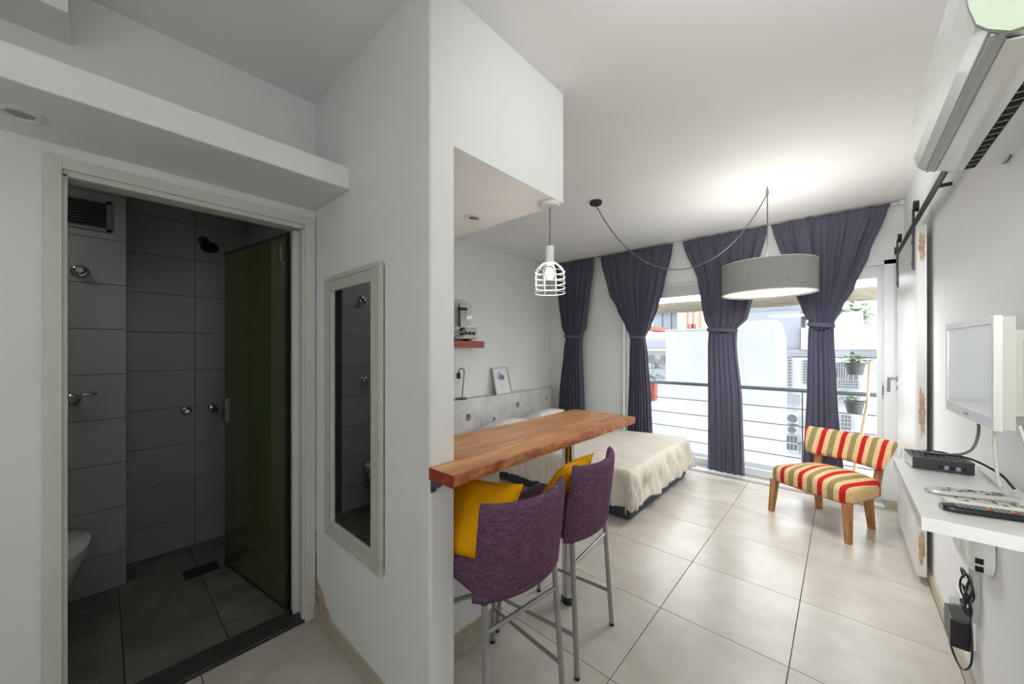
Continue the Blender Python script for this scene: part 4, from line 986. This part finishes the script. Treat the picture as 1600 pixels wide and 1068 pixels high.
o = MB().tube([(.225, 5.58, 1.38), (.205, 5.56, .9), (.07, 5.45, .0), (.06, 5.44, -.03)], [.013, .014, .016, .016], 10).build('wooden_pole', M['pole'], None, True); tag(o, 'bare wooden pole leaning on the balcony beside the pots', 'pole')
# hooks hold the pots on the pole
o = MB().tube([(.1, 5.52, 1.34), (.222, 5.578, 1.345)], .004, 6).tube([(.1, 5.52, .92), (.206, 5.562, .93)], .004, 6).build('pot_hooks', M['iron'], None); tag(o, 'thin metal hooks holding the two grey pots on the pole', 'hook')
pl = thing('railing_planter', 'red planter box with a green shrub hung outside the railing at left', 'plant', (-2.35, 5.85, .65))
B(-2.33, -2.2, 5.8, 5.94, .68, .99, .004).build('box', M['terra'], pl)
plant(MB(), (-2.27, 5.89, .97), 90, .17, .16, 9, .05).build('foliage', M['leaf'], pl)

def bpx(mb, x0, y0, x1, y1, Y, dep, m=0):       # block whose front face covers these pixels at distance Y
    a_ = at(x0, y0, 1, Y); b2 = at(x1, y1, 1, Y)
    return mb.box(a_.x, b2.x, Y, Y+dep, min(a_.z, b2.z), max(a_.z, b2.z), m)
def building(label, name='building'): return thing(name, label, 'building', (0, 0, -9))
b1 = building('plain white party wall block right outside the balcony')
MB().box(-2.79, -.9, 8, 9.0, -9, 1.885).build('wall', M['out_w'], b1)
MB().prism([(7.97, -9), (9.8, -9), (9.8, 1.70), (9.1, 1.95), (8.9, 2.02), (7.97, 2.02)], 0, -1.72, -.885).build('raised_wall', M['out_w'], b1)
MB().box(-2.8, -1.72, 7.98, 9.0, 1.885, 1.91).build('coping', M['out_w'], b1)
b2 = building('white apartment block at right with louvred and barred windows')
Yb = 14.0
bpx(MB(), 1222, 558, 1420, 1000, Yb, 4).build('wall', M['out_w'], b2)
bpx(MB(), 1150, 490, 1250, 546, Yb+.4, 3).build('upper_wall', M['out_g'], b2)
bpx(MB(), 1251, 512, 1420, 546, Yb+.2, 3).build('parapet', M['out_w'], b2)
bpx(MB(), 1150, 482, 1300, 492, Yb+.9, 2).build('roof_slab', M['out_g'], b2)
bpx(MB(), 1222, 546, 1420, 559, Yb+.25, 3).build('grey_band', M['out_g'], b2)  # grey strip between parapet and lower wall
def win(p, rect, Y, cols=2, rows=2, m='out_d', bars='out_w', d=.05):
    f_ = bpx(MB(), *rect, Y-d, d).build('window', M[m], p)
    x0, y0, x1, y1 = rect; bm_ = MB()
    for i in range(cols+1):
        xx = x0+(x1-x0)*i/cols; bpx(bm_, xx-.4, y0-.4, xx+.4, y1+.4, Y-d-.03, .03)
    for j in range(rows+1):
        yy = y0+(y1-y0)*j/rows; bpx(bm_, x0-.4, yy-.4, x1+.4, yy+.4, Y-d-.03, .03)
    bm_.build('glazing_bars', M[bars], f_)
def louvre(p, rect, Y, n):
    x0, y0, x1, y1 = rect
    f_ = bpx(MB(), *rect, Y-.04, .04).build('shutter', M['out_w'], p)
    for k in range(n):
        yy = y0+(y1-y0)*(k+.2)/n; bpx(MB(), x0+.5, yy, x1-.5, yy+(y1-y0)/n*.5, Y-.09, .05).build('slat', M['out_d'], f_)
louvre(b2, (1230, 556, 1237, 613), Yb, 12); louvre(b2, (1254, 562, 1262, 600), Yb, 9)
win(b2, (1306, 566, 1321, 590), Yb, 4, 3); win(b2, (1326, 570, 1341, 592), Yb, 2, 1); win(b2, (1309, 594, 1341, 607), Yb, 8, 3, bars='out_w')
win(b2, (1230, 616, 1250, 632), Yb, 2, 1, 'out_g'); win(b2, (1300, 486, 1318, 514), Yb+1.5, 1, 1, 'out_d', 'out_d')
win(b2, (1300, 612, 1330, 632), Yb, 3, 1, 'out_g'); win(b2, (1314, 648, 1330, 672), Yb, 3, 4, 'out_d')
win(b2, (1228, 680, 1246, 704), Yb, 3, 2, 'out_d'); win(b2, (1252, 690, 1262, 712), Yb, 1, 2, 'out_d')
bpx(MB(), 1296, 483, 1360, 515, Yb+1.56, .5).build('penthouse_wall', M['out_w'], b2)
tr_ = thing('roof_plant', 'small leafy tree on the roof terrace of the right building', 'plant', tuple(at(1338, 513, 1, Yb+.5)))
plant(MB(), tuple(at(1338, 509, 1, Yb+.1)), 120, .35, .8, 12, .16).build('foliage', M['leaf'], tr_)
MB().tube([at(1338, 512, 1, Yb+.1), at(1339, 498, 1, Yb+.1)], .03, 6).build('trunk', M['redwood'], tr_)
def acunit(label, rect, Y):
    t = thing('condenser_unit', label, 'air conditioner', tuple(at((rect[0]+rect[2])/2, rect[3], 1, Y)), 'outdoor units on the far facades')
    bpx(MB(), *rect, Y-.35, .35).build('casing', M['out_w'], t)
    c = at((rect[0]*1+rect[2]*1)/2, (rect[1]+rect[3])/2, 1, Y-.36); r = abs(at(rect[0], rect[1], 1, Y).z-at(rect[0], rect[3], 1, Y).z)*.36
    MB().lathe([(r, 0), (r, -.02), (0, -.02)], c, 1, 20).build('fan_grille', M['out_d'], t)
acunit('outdoor unit upper of two on the right facade', (1229, 645, 1247, 662), Yb-.1)
acunit('outdoor unit lower of two on the right facade', (1229, 664, 1246, 678), Yb-.1)
b3 = building('distant grey building at left with large panel wall')
Y3 = 22.0
bpx(MB(), 1020, 484, 1058, 620, Y3, 3).build('wall', M['out_g'], b3); bpx(MB(), 1058, 480, 1076, 600, Y3-.5, 3).build('side_wall', M['out_w'], b3)
for x in (1034, 1048): bpx(MB(), x, 484, x+1, 520, Y3-.05, .05).build('downpipe', M['out_d'], b3)
bpx(MB(), 1020, 483, 1058, 486, Y3-.3, .3).build('cornice', M['out_d'], b3)
b4 = building('low white building at left with balconies and windows')
Y4 = 17.0
bpx(MB(), 985, 520, 1060, 800, Y4, 3).build('wall', M['out_w'], b4)
bpx(MB(), 985, 534, 1060, 545, Y4-.6, .6).build('balcony_front', M['out_g'], b4); bpx(MB(), 985, 545, 1060, 548, Y4-.7, .7).build('balcony_slab', M['rust'], b4)
win(b4, (1012, 556, 1020, 567), Y4, 2, 1); win(b4, (1033, 556, 1040, 569), Y4, 2, 1); win(b4, (1022, 562, 1030, 567), Y4, 2, 1, 'out_g'); bpx(MB(), 985, 574, 1060, 590, Y4-.3, .3).build('lower_wall', M['out_g'], b4)
acunit('small outdoor unit on the low left building', (1015, 568, 1022, 574), Y4)
bpx(MB(), 1008, 510, 1021, 516, Y4+.5, 2).build('roof_hut', M['out_r'], b4); bpx(MB(), 1016, 527, 1023, 533, Y4+.2, .5).build('roof_box', M['out_o'], b4)
b5 = thing('roof_structure', 'orange steel frame structure on the roofs behind the white wall', 'structure', (0, 0, 1))
Y5 = 15.0
for r_ in ((1072, 484, 1074, 520), (1081, 482, 1083, 520), (1091, 485, 1094, 520), (1165, 478, 1169, 512), (1201, 478, 1204, 512)): bpx(MB(), *r_, Y5, .15).build('column', M['out_o'], b5)
bpx(MB(), 1070, 482, 1095, 485, Y5, .2).build('beam', M['out_g'], b5)
bpx(MB(), 1076, 506, 1084, 513, Y5, .3).build('crate', M['out_r'], b5)
MB().tube([at(1165, 492, 1, Y5), at(1205, 505, 1, Y5)], .04, 6).tube([at(1172, 490, 1, Y5), at(1190, 481, 1, Y5)], .03, 6).tube([at(1170, 492, 1, Y5), at(1186, 506, 1, Y5)], .04, 6).build('brace', M['out_o'], b5)
struct(B(-40, 40, 5.9, 60, -9.5, -9).build('floor_street', M['out_g']))
